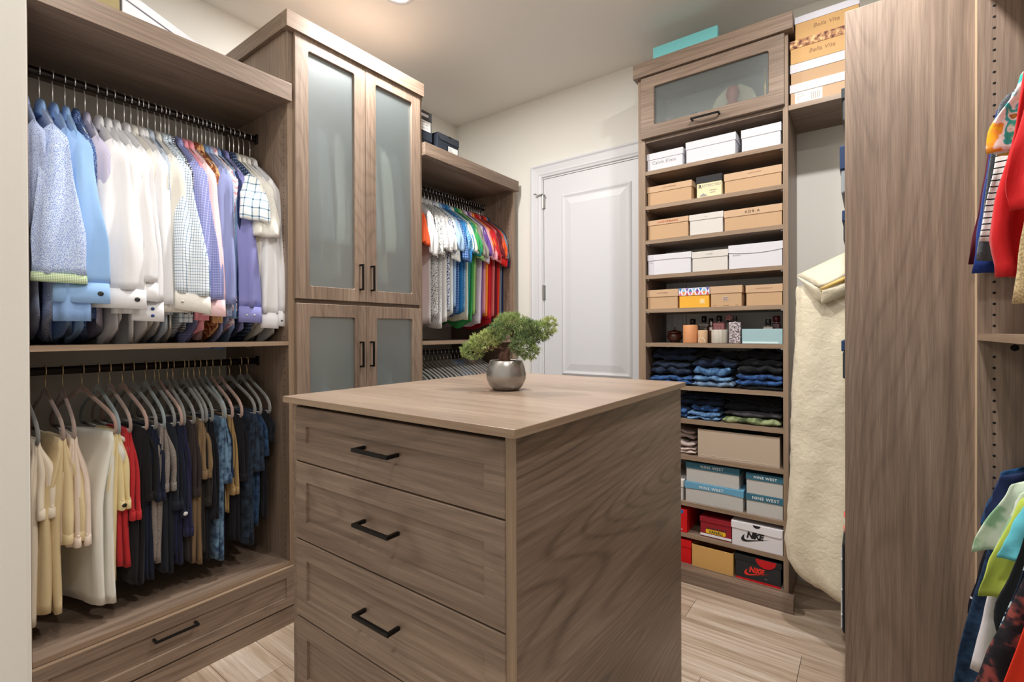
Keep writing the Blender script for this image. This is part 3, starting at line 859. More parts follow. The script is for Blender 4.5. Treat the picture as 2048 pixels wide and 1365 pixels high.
def trousers(name, label, loc, rotz, m, seed, long_=0.93, short=0.55, half=0.12, th=0.011, spread=0.014, a0=0.0, group=None, zbar=-0.245, waist_side=1, band=True, band_m=None, flare=1.0, button=None):
    """trousers folded over a hanger bar: two legs on one side, the seat and waistband on the other"""
    t = thing(name, label, 'trousers', loc, rotz, group)
    def leg(off0, off1, zl, hw0, hw1, sd, th_, da=0.0, wavy=0.010):
        def top(s): return (a0 + s*hw0, zbar + 0.007 - 0.003*s*s)
        def bot(s): return (a0 + da + s*hw1, zl + 0.006*fold(s*4+sd, sd))
        mb = MB()
        rows = []; nu, nv = 20, 18
        for j in range(nv+1):
            v = j/nv; fr, bk = [], []
            for i in range(nu+1):
                s = -1 + 2*i/nu
                ta, tz = top(s); ba, bz = bot(s)
                e = smooth01(v*1.4)
                aa = ta + (ba-ta)*e; c = tz + (bz-tz)*v
                off = off0 + (off1-off0)*smooth01(v*2.2)
                w = off + wavy*(0.1+v)*fold(s*2.0+sd, v*1.8+sd*0.3, sd)
                hh = th_*(0.35 + 0.65*smooth01(v*3))*max(0.18, 1-abs(s)**14)**0.5*(1+0.35*fold(s*3+sd, v*4, 3.3))
                fr.append((aa + 0.008*fold(v*3, sd, 9.1), w+hh, c)); bk.append((aa + 0.008*fold(v*3, sd, 9.1), w-hh, c))
            rows.append(fr + list(reversed(bk)))
        return mb.loops(rows, True)
    ws = waist_side
    for k in (0, 1):
        leg(-ws*(0.003+0.003*k), -ws*(spread*(0.55+1.25*k)), -long_ + 0.012*k, half*(1-0.03*k), half*0.92*flare, seed+k*1.3, th).build('leg', m, t, smooth=True)
    for k in (0, 1):
        leg(ws*(0.003+0.003*k), ws*(spread*(0.55+1.25*k)), -short + 0.004*k, half*(0.99-0.03*k), half*1.06, seed+5+k*1.7, th, 0.006).build('seat', m, t, smooth=True)
    if band:
        for k in (0, 1):
            mb = MB(); off = ws*(spread*(0.55+1.25*k)); rings = []
            sd = seed+5+k*1.7
            for zz, ex in ((0.036, 0.0), (0.034, 0.002), (0.003, 0.0025), (0.0, 0.0)):
                fr, bk = [], []
                for i in range(21):
                    s = -1+i/10
                    aa = a0+0.006+s*(half*1.06+ex) + 0.008*fold(3.0, sd, 9.1)
                    w = off + 0.010*1.1*fold(s*2.0+sd, 1.8+sd*0.3, sd)
                    hh = (th*max(0.18, 1-abs(s)**14)**0.5*1.02 + ex*0.3)
                    fr.append((aa, w+hh, -short-0.004+zz)); bk.append((aa, w-hh, -short-0.004+zz))
                rings.append(fr + list(reversed(bk)))
            b = mb.loops(rings, True).build('waistband', band_m or m, t, smooth=True)
            lp = MB()
            e = a0+0.006+half*1.06 + 0.008*fold(3.0, sd, 9.1)
            w = off + 0.011*fold(2.0+sd, 1.8+sd*0.3, sd)
            lp.box(e-0.006, e+0.002, w-0.0035, w+0.0035, -short-0.002, -short+0.040)
            lp.build('belt_loop', band_m or m, b, bevel=0.001)
    if button:
        bz = -short+0.015
        MB().lathe([(0.0005, 0), (0.0075, 0.0), (0.0085, 0.002), (0.006, 0.0035), (0.0005, 0.003)], 12).build('button', button, t, smooth=True, loc=(a0+half*1.1+0.004, ws*spread*0.8, bz)).rotation_euler = (0, pi/2, 0)
    return t
# ---------------------------------------------------------------- shirts on the upper left rod
def c3(*c): return cloth(c)
WH = cloth((226, 226, 229)); IV = cloth((224, 221, 213)); WLIN = cloth((228, 226, 218), var=0.05, scale=160)
SKY = cloth((148, 186, 232)); LBL = cloth((140, 174, 222)); PINK = cloth((238, 158, 170)); LPINK = cloth((250, 214, 218))
PERI = cloth((146, 154, 202)); PURP = cloth((136, 138, 196)); STEEL = cloth((128, 158, 200)); NAVY = cloth((38, 48, 88))
FLOR = print_((208, 222, 246), (92, 126, 202), 420, 0.42); GCHK = check((228, 236, 214), (132, 164, 108), 190, 0.45)
NPRT = print_((70, 96, 150), (196, 214, 230), 240, 0.30); LAVT = check((206, 202, 220), (160, 158, 190), 330, 0.4)
BTNY = check((214, 222, 232), (132, 150, 178), 300, 0.35); TEAL = check((236, 242, 248), (64, 96, 132), 88, 0.16, (120, 156, 186))
PLAI = check((226, 234, 240), (128, 152, 178), 46, 0.3); GING = check((238, 238, 240), (24, 28, 44), 105, 0.5, (96, 100, 112))
LCHK = check((134, 142, 200), (214, 214, 240), 95, 0.20, (172, 176, 222)); RUST = print_((150, 88, 60), (86, 46, 40), 170, 0.35, (214, 160, 110))
TANP = print_((222, 178, 130), (150, 98, 60), 210, 0.3); BDOT = print_((176, 190, 222), (96, 112, 160), 330, 0.33)
WDOT = print_((246, 238, 240), (70, 86, 140), 190, 0.2, (228, 160, 170)); NPLD = check((44, 60, 92), (226, 232, 238), 62, 0.2, (110, 130, 160))
WPLD = check((238, 241, 242), (44, 62, 92), 26, 0.16, (150, 176, 196)); PDOT = check((240, 240, 244), (40, 44, 70), 200, 0.4)
BLKB = flat('onyx_cufflink', (16, 16, 20), 0.15, coat=0.6); PEAR = flat('pearl_button', (206, 204, 206), 0.3); GREYB = flat('grey_button', (70, 70, 84), 0.35)
SLV = flat('silver_cufflink', (190, 184, 172), 0.25, metal=0.9); NVB = flat('navy_buttonhole_thread', (40, 62, 120), 0.8)
HWH = flat('white_hanger_plastic', (225, 225, 222), 0.4)
RT = 0.0155                               # rod half height: things hang from the rod's top
# y, material (shirt, cuff, collar), wording, sleeve half width, options
UP = [
 (0.352, (BDOT, BDOT, BDOT), 'pale blue dotted shirt', 0.030, dict(end=-0.62, a_end=0.24, b_end=0.01)),
 (0.392, (FLOR, GCHK, SKY), 'blue floral shirt with green checked lining', 0.070, dict(end=-0.80, a_end=0.255, cuff=1, cuff_h=0.03, w_top=0.040)),
 (0.428, (LBL, LBL, LBL), 'cornflower blue shirt', 0.050, dict(end=-0.93, a_end=0.225)),
 (0.462, (SKY, SKY, SKY), 'sky blue french cuff shirt with cufflink', 0.075, dict(end=-0.865, a_end=0.245, cuff=1, links=[(0.68, 0.5, 0.0085, BLKB, 'cufflink')], w_top=0.042)),
 (0.490, (NPRT, NPRT, NPRT), 'navy patterned shirt', 0.022, dict(end=-0.92, a_end=0.215)),
 (0.520, (LAVT, LAVT, LAVT), 'lavender grey textured shirt', 0.030, dict(end=-0.80, a_end=0.222, w_top=0.034)),
 (0.557, (WH, WH, WH), 'white french cuff shirt with cufflink', 0.078, dict(end=-0.880, a_end=0.250, cuff=1, links=[(0.66, 0.5, 0.0085, BLKB, 'cufflink')], w_top=0.046)),
 (0.585, (WH, WH, WH), 'bright white shirt', 0.040, dict(end=-0.90, a_end=0.222)),
 (0.610, (WH, WH, WH), 'white shirt with a plain wide cuff', 0.058, dict(end=-0.845, a_end=0.238, cuff=1, w_top=0.04, tilt=-0.12)),
 (0.642, (WH, WH, WH), 'white shirt with navy stitched buttonholes', 0.048, dict(end=-0.925, a_end=0.236, cuff=1, cuff_h=0.075, links=[(0.3, 0.35, 0.006, NVB, 'buttonhole'), (0.3, 0.7, 0.006, NVB, 'buttonhole')])),
 (0.664, (IV, IV, IV), 'ivory shirt', 0.030, dict(end=-0.88)),
 (0.688, (WH, WH, WH), 'white cotton shirt', 0.034, dict(end=-0.86, a_end=0.225)),
 (0.704, (WH, WH, WH), 'plain white shirt', 0.022, dict(end=-0.90)),
 (0.722, (BTNY, BTNY, BTNY), 'greyish blue micro check shirt', 0.020, dict(end=-0.90)),
 (0.748, (IV, IV, IV), 'off white long shirt', 0.046, dict(end=-0.89, a_end=0.236, w_top=0.04)),
 (0.768, (TEAL, IV, TEAL), 'teal navy checked shirt with white cuff', 0.060, dict(end=-0.885, a_end=0.252, cuff=1, b_end=0.02, links=[(-0.6, 0.5, 0.005, SLV, 'cufflink')], tilt=-0.15)),
 (0.784, (PLAI, PLAI, PLAI), 'pale blue plaid shirt', 0.026, dict(end=-0.93)),
 (0.798, (GING, GING, GING), 'black and white gingham shirt', 0.020, dict(end=-0.90)),
 (0.824, (LCHK, LCHK, LCHK), 'lavender windowpane check shirt', 0.050, dict(end=-0.835, a_end=0.250, b_end=0.02, w_top=0.04)),
 (0.846, (PINK, PINK, PINK), 'salmon pink shirt', 0.026, dict(end=-0.92)),
 (0.868, (LPINK, LPINK, PINK), 'pale pink shirt', 0.040, dict(end=-0.90, a_end=0.242, cuff=1, b_end=0.012)),
 (0.890, (RUST, RUST, RUST), 'rust paisley shirt', 0.018, dict(end=-0.90)),
 (0.908, (TANP, TANP, TANP), 'tan printed shirt', 0.020, dict(end=-0.93)),
 (0.926, (PERI, PERI, STEEL), 'periwinkle blue shirt', 0.036, dict(end=-0.85, a_end=0.238, b_end=0.0)),
 (0.942, (BDOT, BDOT, BDOT), 'blue grey micro dot shirt', 0.018, dict(end=-0.90)),
 (0.960, (WDOT, WDOT, WDOT), 'white shirt with tiny coloured dots', 0.030, dict(end=-0.875, a_end=0.240, cuff=1, links=[(0.3, 0.4, 0.0045, GREYB, 'button'), (-0.35, 0.4, 0.0045, GREYB, 'button')])),
 (0.978, (STEEL, STEEL, STEEL), 'steel blue shirt', 0.024, dict(end=-0.91, a_end=0.226)),
 (0.992, (NAVY, NAVY, NAVY), 'navy shirt', 0.018, dict(end=-0.90)),
 (1.014, (PURP, PURP, PURP), 'purple blue shirt with two cuff buttons', 0.044, dict(end=-0.925, a_end=0.242, b_end=0.02, cuff=1, links=[(0.35, 0.5, 0.0045, PEAR, 'button'), (-0.3, 0.5, 0.0045, PEAR, 'button')])),
 (1.044, (NPLD, WPLD, NPLD), 'navy plaid short sleeved shirt', 0.062, dict(sleeve='short', end=-0.475, a_end=0.258, w_top=0.046, b_end=-0.012, ang=0.25)),
 (1.062, (IV, IV, IV), 'cream shirt', 0.026, dict(end=-0.90)),
 (1.086, (WLIN, WLIN, WLIN), 'white linen short sleeved shirt', 0.062, dict(sleeve='short', end=-0.54, a_end=0.248, w_top=0.046, sl_th=0.02)),
 (1.108, (WH, WH, IV), 'white shirt behind the linen one', 0.036, dict(end=-0.95, a_end=0.225, cuff=1)),
 (1.138, (WH, WH, WH), 'white shirt beside the closet side panel', 0.036, dict(end=-0.94, a_end=0.232, cuff=1, links=[(0.5, 0.6, 0.0045, GREYB, 'button')])),
]
rnd = random.Random(7)
for i, (y, mats, words, w, op) in enumerate(UP):
    rz = R(rnd.uniform(-2.5, 2.5))
    loc = (RX, y, RZU+RT)
    op = dict(op); op.setdefault('w_top', 0.026 if w < 0.032 else 0.034)
    op.setdefault('length', rnd.uniform(0.74, 0.79)); op.setdefault('th_body', 0.0085)
    if w >= 0.055: op['a_end'] = 0.262 if op.get('sleeve') != 'short' else op['a_end']
    elif w >= 0.048: op['a_end'] = 0.252
    elif w >= 0.034: op['a_end'] = 0.236
    else: op['a_end'] = 0.206; op.setdefault('sl_th', 0.008)
    op.setdefault('ang', 0.30)
    gap = min(abs(y-UP[k][0]) for k in (i-1, i+1) if 0 <= k < len(UP))
    op['th_body'] = max(0.004, min(0.011, gap*0.33))
    nm = 'dress_shirt'
    lb = words + ', ' + ordinal(i+1) + ' from the wall edge, upper left rod'
    s_ = shirt(nm, lb, loc, rz, mats, i*1.37+0.5, w_end=w, **op)
    if i == 29:
        for c in s_.children:
            if c.name.startswith('sleeve'): c.data.materials.clear(); c.data.materials.append(WPLD)
    hanger_wide('shirt_hanger', 'wire hook shirt hanger, ' + ordinal(i+1) + ' from the wall edge on the upper left rod', loc, rz, HWH, M['chrome'], bar=False, group='hangers on the upper left rod', drop=0.160, half=0.165, rs=0.7)

# ---------------------------------------------------------------- trousers on the lower left rod
TAUP = flat('taupe_velvet', (150, 128, 118), 0.75, sheen=0.6, bump=0.1); PNKV = flat('blush_velvet', (164, 134, 122), 0.75, sheen=0.6, bump=0.1)
BLUV = flat('blue_grey_velvet', (128, 142, 146), 0.75, sheen=0.6, bump=0.1); GRYV = flat('grey_velvet', (118, 118, 116), 0.75, sheen=0.6, bump=0.1)
def denim(c, fade): return cloth(c, 0.9, 0, 38.0, fade)
CRM = cloth((232, 220, 200)); KHA = cloth((214, 194, 152)); STONE = cloth((222, 204, 188)); OFFW = cloth((226, 224, 214)); BUT = cloth((226, 208, 158))
RED = cloth((184, 46, 50)); BLK = cloth((24, 24, 26)); NVT = cloth((24, 29, 48)); GRT = cloth((146, 136, 130), var=0.25, scale=300); CHA = cloth((30, 34, 43)); IND = cloth((34, 34, 64))
BRN = cloth((52, 44, 43)); OLV = cloth((122, 100, 74)); DKB = cloth((42, 37, 34)); DN1 = denim((104, 134, 160), (40, 58, 84)); DN2 = denim((28, 42, 68), (14, 20, 34))
KH2 = cloth((150, 124, 82)); DN3 = denim((44, 58, 76), (16, 22, 32)); DN4 = denim((46, 74, 106), (22, 38, 62)); NB = cloth((20, 20, 26))
MBUT = flat('horn_button', (40, 34, 30), 0.3)
LOW = [
 # y, hanger body, trouser material, wording, options
 (0.345, GRYV, CRM, 'cream trousers with rolled waist', dict(long_=0.86, short=0.50, half=0.10, th=0.0127, spread=0.0198, a0=0.10)),
 (0.402, TAUP, KHA, 'khaki linen trousers', dict(long_=0.84, short=0.60, half=0.13, th=0.0144, spread=0.0234, a0=0.085)),
 (0.449, TAUP, STONE, 'stone linen trousers', dict(long_=0.62, short=0.62, half=0.12, th=0.0109, spread=0.0173, a0=0.095)),
 (0.505, PNKV, OFFW, 'wide off white trousers', dict(long_=0.87, short=0.36, half=0.135, th=0.0127, spread=0.0247, a0=0.07, band=False, flare=1.15)),
 (0.554, BLUV, BUT, 'butter yellow trousers with a dark button', dict(long_=0.80, short=0.53, half=0.11, th=0.0100, spread=0.0149, a0=0.095, button=MBUT)),
 (0.590, TAUP, RED, 'red trousers', dict(long_=0.76, short=0.58, half=0.115, th=0.0097, spread=0.0132, a0=0.09)),
 (0.630, PNKV, BLK, 'black trousers', dict(long_=0.84, short=0.52, half=0.125, th=0.0117, spread=0.0169, a0=0.085)),
 (0.665, GRYV, NVT, 'navy trousers', dict(long_=0.84, short=0.53, half=0.12, th=0.0097, spread=0.0132, a0=0.085)),
 (0.708, BLUV, GRT, 'grey tweed trousers', dict(long_=0.78, short=0.50, half=0.12, th=0.0107, spread=0.0169, a0=0.09)),
 (0.740, GRYV, CHA, 'charcoal trousers', dict(long_=0.84, short=0.58, half=0.12, th=0.0107, spread=0.0145, a0=0.085)),
 (0.756, PNKV, NVT, 'dark navy slacks', dict(long_=0.78, short=0.62, half=0.12, th=0.0078, spread=0.0097, a0=0.088, button=PEAR)),
 (0.786, GRYV, IND, 'indigo trousers', dict(long_=0.82, short=0.70, half=0.12, th=0.0097, spread=0.0132, a0=0.085)),
 (0.807, GRYV, BRN, 'dark brown trousers', dict(long_=0.82, short=0.55, half=0.12, th=0.0078, spread=0.0097, a0=0.085)),
 (0.848, GRYV, OLV, 'olive brown chinos', dict(long_=0.84, short=0.48, half=0.12, th=0.0107, spread=0.0145, a0=0.09)),
 (0.864, GRYV, DKB, 'dark khaki trousers', dict(long_=0.80, short=0.60, half=0.12, th=0.0068, spread=0.0084, a0=0.085)),
 (0.888, GRYV, NB, 'black casual trousers', dict(long_=0.84, short=0.66, half=0.12, th=0.0078, spread=0.0108, a0=0.085)),
 (0.910, GRYV, DN1, 'mid blue faded jeans', dict(long_=0.85, short=0.52, half=0.12, th=0.0097, spread=0.0121, a0=0.10)),
 (0.936, BLUV, DN2, 'dark indigo jeans', dict(long_=0.84, short=0.50, half=0.12, th=0.0097, spread=0.0132, a0=0.09)),
 (0.961, PNKV, KH2, 'tan camouflage trousers', dict(long_=0.66, short=0.58, half=0.12, th=0.0078, spread=0.0108, a0=0.085)),
 (0.996, PNKV, NB, 'black cuffed trousers', dict(long_=0.80, short=0.53, half=0.12, th=0.0107, spread=0.0145, a0=0.085)),
 (1.038, GRYV, DN3, 'dark washed jeans with heavy stitching', dict(long_=0.83, short=0.50, half=0.125, th=0.0127, spread=0.0156, a0=0.09)),
 (1.088, GRYV, DN4, 'blue jeans with white stitched pocket', dict(long_=0.76, short=0.44, half=0.12, th=0.0117, spread=0.0156, a0=0.085)),
 (1.118, GRYV, NB, 'black jeans beside the side panel', dict(long_=0.74, short=0.38, half=0.12, th=0.0078, spread=0.0108, a0=0.08)),
]
for i, (y, hb, tm, words, op) in enumerate(LOW):
    rz = R(rnd.uniform(-3, 5)) if i != 3 else R(14)
    loc = (RX, y, RZL+RT)
    trousers('folded_trousers', words + ', ' + ordinal(i+1) + ' from the wall edge, lower left', loc, rz, tm, i*0.77+1.3, **op)
    vv = {id(TAUP): 'taupe', id(PNKV): 'blush', id(BLUV): 'blue grey', id(GRYV): 'grey'}[id(hb)]
    hanger_wide('velvet_hanger', vv + ' velvet hanger, ' + ordinal(i+1) + ' from the wall edge on the lower left rod', loc, rz, hb, M['gold'], True, 'velvet hangers on the lower left rod')

# ---------------------------------------------------------------- short sleeved shirts on the far rod
def mm(m): return (m, m, m)
FAR = [
 (2.060, (224, 92, 50), 'orange and white polo'), (2.150, (222, 222, 224), 'white short sleeved shirt'),
 (2.215, None, 'white shirt with black print'), (2.255, None, 'white speckled shirt with dark placket'),
 (2.295, (226, 226, 224), 'white textured polo'), (2.330, None, 'navy leaf print shirt'),
 (2.360, (236, 242, 240), 'very pale mint shirt'), (2.392, (166, 198, 232), 'light blue polo'),
 (2.420, None, 'blue checked shirt'), (2.450, (48, 132, 196), 'bright blue shirt'),
 (2.480, None, 'aqua speckled shirt'), (2.510, (232, 232, 214), 'cream print shirt'),
 (2.538, (40, 140, 140), 'teal shirt'), (2.565, (62, 160, 90), 'green polo'),
 (2.592, (164, 214, 130), 'lime green shirt'), (2.618, (146, 140, 132), 'taupe shirt'),
 (2.650, None, 'white and lilac check shirt'), (2.678, (108, 74, 150), 'purple print shirt'),
 (2.704, (232, 164, 178), 'pink polo'), (2.730, (246, 156, 62), 'orange polo'),
 (2.757, (208, 40, 48), 'crimson polo'), (2.782, (190, 30, 44), 'deep red shirt'),
 (2.806, (226, 120, 120), 'coral red striped shirt'), (2.830, (112, 30, 40), 'maroon shirt'),
 (2.853, (220, 42, 40), 'scarlet polo'), (2.873, (240, 92, 44), 'orange red athletic shirt'),
 (2.893, (122, 134, 152), 'slate grey shirt'), (2.911, (32, 44, 84), 'navy shirt beside the panel'),
]
SPEC = {2: print_((220, 220, 218), (50, 50, 60), 110, 0.34), 3: print_((224, 224, 224), (90, 90, 120), 150, 0.30), 5: print_((226, 232, 242), (44, 60, 120), 120, 0.45), 8: check((120, 160, 214), (34, 60, 120), 60, 0.35), 10: print_((70, 150, 206), (236, 244, 244), 200, 0.34), 16: check((240, 232, 242), (190, 178, 214), 120, 0.25)}
for i, (y, c, words) in enumerate(FAR):
    m = SPEC.get(i) or cloth(c)
    loc = (RX, y, RZ2U+RT); rz = R(rnd.uniform(-2, 2))
    shirt('short_sleeved_shirt', words + ', ' + ordinal(i+1) + ' from the tall cabinet on the far upper rod', loc, rz, mm(m), i*2.1+0.3, sleeve='short',
          w_end=rnd.uniform(0.030, 0.044), w_top=0.028, th_body=0.0085, length=rnd.uniform(0.70, 0.80), end=rnd.uniform(-0.52, -0.44), a_end=rnd.uniform(0.240, 0.268), b_end=rnd.uniform(-0.01, 0.005), tail=0.02, neckz=-0.092, sl_th=0.012, tilt=-0.3, body_a=0.94)
    hanger_wide('shirt_hanger', 'wire hook shirt hanger, ' + ordinal(i+1) + ' from the tall cabinet, far upper rod', loc, rz, HWH, M['chrome'], bar=False, group='hangers on the far upper rod', drop=0.128, half=0.165, rs=0.7)
LGRY = flat('pale_grey_velvet', (196, 194, 188), 0.7)
FLOW = [(122, 130, 126), (150, 158, 156), (96, 108, 104), (132, 140, 138), (84, 96, 96), (142, 150, 146), (170, 174, 170), (110, 122, 120), (150, 156, 158), (120, 128, 130), (92, 98, 104), None, None, (160, 180, 210), (60, 66, 80), (44, 48, 60), (236, 200, 210), (46, 66, 160), (200, 206, 214), (180, 186, 196)]
for i, c in enumerate(FLOW):
    y = 2.13 + i*0.038
    m = cloth(c) if c else (check((186, 206, 234), (226, 236, 246), 80, 0.3) if i == 11 else cloth((168, 192, 226)))
    loc = (RX, y, RZ2L+RT); rz = R(rnd.uniform(-2, 2))
    col = i in (11, 12, 13, 16, 18)
    shirt('hung_blouse', ['grey green top', 'pale blue shirt', 'dark top', 'light top'][0 if i < 11 else (1 if i in (11, 12, 13) else (2 if i in (14, 15) else 3))] + ', ' + ordinal(i+1) + ' from the tall cabinet on the far lower rod', loc, rz, mm(m), i*1.9+0.9, sleeve='short',
          w_end=0.022, w_top=0.020, th_body=0.010, length=0.62, end=-0.50, a_end=0.225, collar=col, neckz=-0.105 if not col else -0.085, tail=0.02, sl_th=0.012)
    hanger_wide('velvet_hanger', 'grey hanger, ' + ordinal(i+1) + ' from the tall cabinet on the far lower rod', loc, rz, LGRY, M['chrome'], False, 'grey hangers on the far lower rod', drop=0.080, half=0.212)

# jackets behind the frosted doors
JK = [(1.27, (120, 126, 132), 'grey jacket'), (1.33, (96, 104, 112), 'slate jacket'), (1.40, (150, 158, 166), 'silver grey jacket'), (1.50, (222, 222, 216), 'pale jacket'), (1.60, (88, 96, 104), 'charcoal jacket'), (1.70, (200, 206, 204), 'light grey coat'), (1.80, (226, 222, 208), 'cream coat'), (1.88, (110, 120, 124), 'grey coat')]
for i, (y, c, words) in enumerate(JK):
    loc = (RX, y, 2.62+RT)
    shirt('hung_jacket', words + ', ' + ordinal(i+1) + ' from the shirt side behind the upper frosted doors', loc, 0, mm(cloth(c)), i*3.1, w_end=0.040, w_top=0.036, th_body=0.016, length=0.82, end=-0.84, a_end=0.235, tail=0.0)
    hanger_wide('coat_hanger', 'coat hanger, ' + ordinal(i+1) + ' from the shirt side behind the upper frosted doors', loc, 0, HWH, M['chrome'], False, 'coat hangers in the tall cabinet', drop=0.160, half=0.165, rs=0.7)
for i, (y, c, words) in enumerate([(1.27, (212, 214, 206), 'pale blouse'), (1.42, (150, 168, 204), 'soft blue blouse'), (1.70, (150, 160, 164), 'grey blouse'), (1.84, (172, 184, 196), 'pale blue grey blouse')]):
    loc = (RX, y, 1.38+RT)
    shirt('hung_blouse', words + ' behind the lower frosted doors of the tall cabinet', loc, 0, mm(cloth(c)), i*2.3+8, w_end=0.045, w_top=0.036, th_body=0.018, length=0.74, end=-0.8, a_end=0.23, neckz=-0.2, tail=0.0)
    hanger_wide('coat_hanger', 'coat hanger holding the ' + words + ' behind the lower frosted doors', loc, 0, HWH, M['chrome'], False, 'coat hangers in the tall cabinet', drop=0.21, half=0.19)
# ---------------------------------------------------------------- boxes
def card(c, rough=0.62): return flat('card_%d_%d_%d' % c, c, rough, spec=0.3)
BW_ = card((216, 216, 222)); BIV = card((212, 208, 202)); KR = card((196, 162, 126)); KR2 = card((202, 169, 136)); GRYB = card((196, 190, 180)); TANB = card((214, 168, 100))
INK = flat('grey_print_ink', (150, 148, 150), 0.7); DINK = flat('dark_print_ink', (60, 52, 50), 0.7); BINK = flat('brown_print_ink', (150, 112, 80), 0.7); RINK = flat('red_brown_print_ink', (176, 66, 34), 0.7); WINK = flat('white_print_ink', (235, 238, 240), 0.6)
def shoebox(name, label, x0, x1, y0, y1, z, h, body, lid, lid_h=0.034, group=None, ov=0.003, cat='box', gape=0.0):
    cx = (x0+x1)/2
    t = thing(name, label, cat, (cx, y0, z), 0, group)
    w = x1-x0; d = y1-y0
    e = ov if lid_h else 0.0
    MB().box(-w/2+e, w/2-e, e, d-e, 0, h-(0.002 if lid_h else 0)).build('body', body, t, bevel=0.0012)
    if lid_h:
        mb = MB(); n = 12
        # the lid's skirt: a shallow shell whose lower edge may bow
        z1 = h; z0 = h-lid_h
        def low(s, k): return z0 + gape*(1-s*s)*k
        fr = []
        for i in range(n+1):
            s = -1+2*i/n; fr.append((s*w/2, 0, low(s, 1)))
        ring_b = fr + [(w/2, d, z0), (-w/2, d, z0)]
        ring_t = [(p[0], p[1], z1) for p in ring_b]
        mb.loops([ring_b, ring_t], True)
        mb.build('lid', lid, t, bevel=0.001)
    return t
def words_on(t, s, size, m, x, z, y=-0.0006, align='CENTER', spacing=1.05, bold=0.0, sx=1.0, shear=0.0):
    return text_mesh('lettering', s, size, m, t, (x, y, z), (pi/2, 0, 0), align, 0.0003, spacing, bold, sx, shear)
YF, YB = 2.668, 2.975
SH = {1: 2.243, 2: 2.047, 3: 1.853, 4: 1.656, 5: 1.465, 6: 1.2735, 7: 1.0405, 8: 0.8605, 9: 0.6645, 10: 0.414, 11: 0.2435, 12: 0.078}
b = shoebox('shoe_box', 'small white shoe box with grey lettering on the top open shelf', -1.014, -0.812, YF, YB, SH[1], 0.102, BW_, BW_, 0.036); words_on(b, 'Calvin Klein', 0.026, INK, -0.004, 0.038, 0.0024)
shoebox('shoe_box', 'large plain white shoe box in the middle of the top open shelf', -0.797, -0.545, YF, YB, SH[1], 0.118, BW_, BW_, 0.040)
shoebox('shoe_box', 'plain white shoe box at the right end of the top open shelf', -0.520, -0.340, YF, YB, SH[1], 0.115, BW_, BW_, 0.042)
b = shoebox('shoe_box', 'kraft shoe box at the left of the second shelf', -1.012, -0.765, YF, YB, SH[2], 0.110, KR, KR2, 0.034); words_on(b, 'LUCKY\u2605BRAND', 0.009, BINK, 0.0, 0.092, spacing=1.2)
b = shoebox('shoe_box', 'cream shoe box with a black lid on the second shelf', -0.742, -0.611, YF, YB, SH[2], 0.116, card((226, 216, 176)), card((44, 44, 48)), 0.036)
words_on(b, 'R', 0.026, DINK, -0.046, 0.054, 0.0024, bold=0.0006); words_on(b, 'ESTRICTED', 0.0185, INK, 0.012, 0.058, 0.0024); words_on(b, 'RESTORED', 0.007, INK, 0.02, 0.034, 0.0024); words_on(b, 'BROWN', 0.007, INK, 0.018, 0.022, 0.0024)
_s = MB(); _s.prism([(-0.045, 0.010), (-0.015, 0.010), (-0.010, 0.014), (-0.020, 0.018), (-0.028, 0.026), (-0.036, 0.020), (-0.046, 0.016)], lambda u, v, w: (u, 0.0024-w, v), 0, 0.0006); _s.build('shoe_drawing', INK, b)
b = shoebox('shoe_box', 'wide kraft shoe box at the right of the second shelf', -0.602, -0.337, YF, YB, SH[2], 0.104, KR, KR2, 0.037); words_on(b, 'LUCKY BRAND', 0.008, BINK, 0.01, 0.086, spacing=1.2)
b = shoebox('shoe_box', 'tan shoe box with red lettering on the third shelf', -1.010, -0.783, YF, YB, SH[3], 0.112, KR, KR2, 0.028); words_on(b, 'LUCKY\u2605BRAND', 0.0135, RINK, 0.0, 0.094, spacing=1.2, bold=0.0002)
b = shoebox('shoe_box', 'ivory shoe box in the middle of the third shelf', -0.779, -0.606, YF, YB, SH[3], 0.112, BIV, BIV, 0.032); words_on(b, 'CL', 0.008, INK, 0.0, 0.092)
b = shoebox('shoe_box', 'wide tan shoe box with triangle mark on the third shelf', -0.603, -0.335, YF, YB, SH[3], 0.108, KR, KR2, 0.036); words_on(b, 'KDB\u00b7A', 0.019, DINK, 0.0, 0.083, spacing=1.35)
b = shoebox('shoe_box', 'white shoe box with a striped end at the left of the fourth shelf', -1.010, -0.768, YF-0.004, YB, SH[4], 0.114, BW_, BW_, 0.034, gape=0.004)
MB().box(-0.119, -0.086, -0.0004, 0.0004, 0.0815, 0.112).box(-0.117, -0.084, 0.0024, 0.0034, 0.004, 0.076).build('grey_stripe', card((206, 204, 212)), b)
words_on(b, 'SAM', 0.007, INK, -0.10, 0.066, 0.0018)
b = shoebox('shoe_box', 'soft white shoe box in the middle of the fourth shelf', -0.766, -0.583, YF, YB, SH[4], 0.108, BIV, BIV, 0.034); words_on(b, 'CLARKS', 0.008, INK, 0.0, 0.088)
b = shoebox('shoe_box', 'tall white shoe box with a lifting lid on the fourth shelf', -0.581, -0.333, YF-0.004, YB, SH[4], 0.122, BW_, BW_, 0.038, gape=-0.010); words_on(b, 'FRANCO', 0.009, INK, -0.085, 0.066, 0.0024)
b = shoebox('shoe_box', 'kraft shoe box at the left end of the fifth shelf', -1.014, -0.840, YF, YB, SH[5], 0.107, KR, KR2, 0.040); words_on(b, 'LUCKY BRAND', 0.0075, BINK, 0.0, 0.086, spacing=1.25)
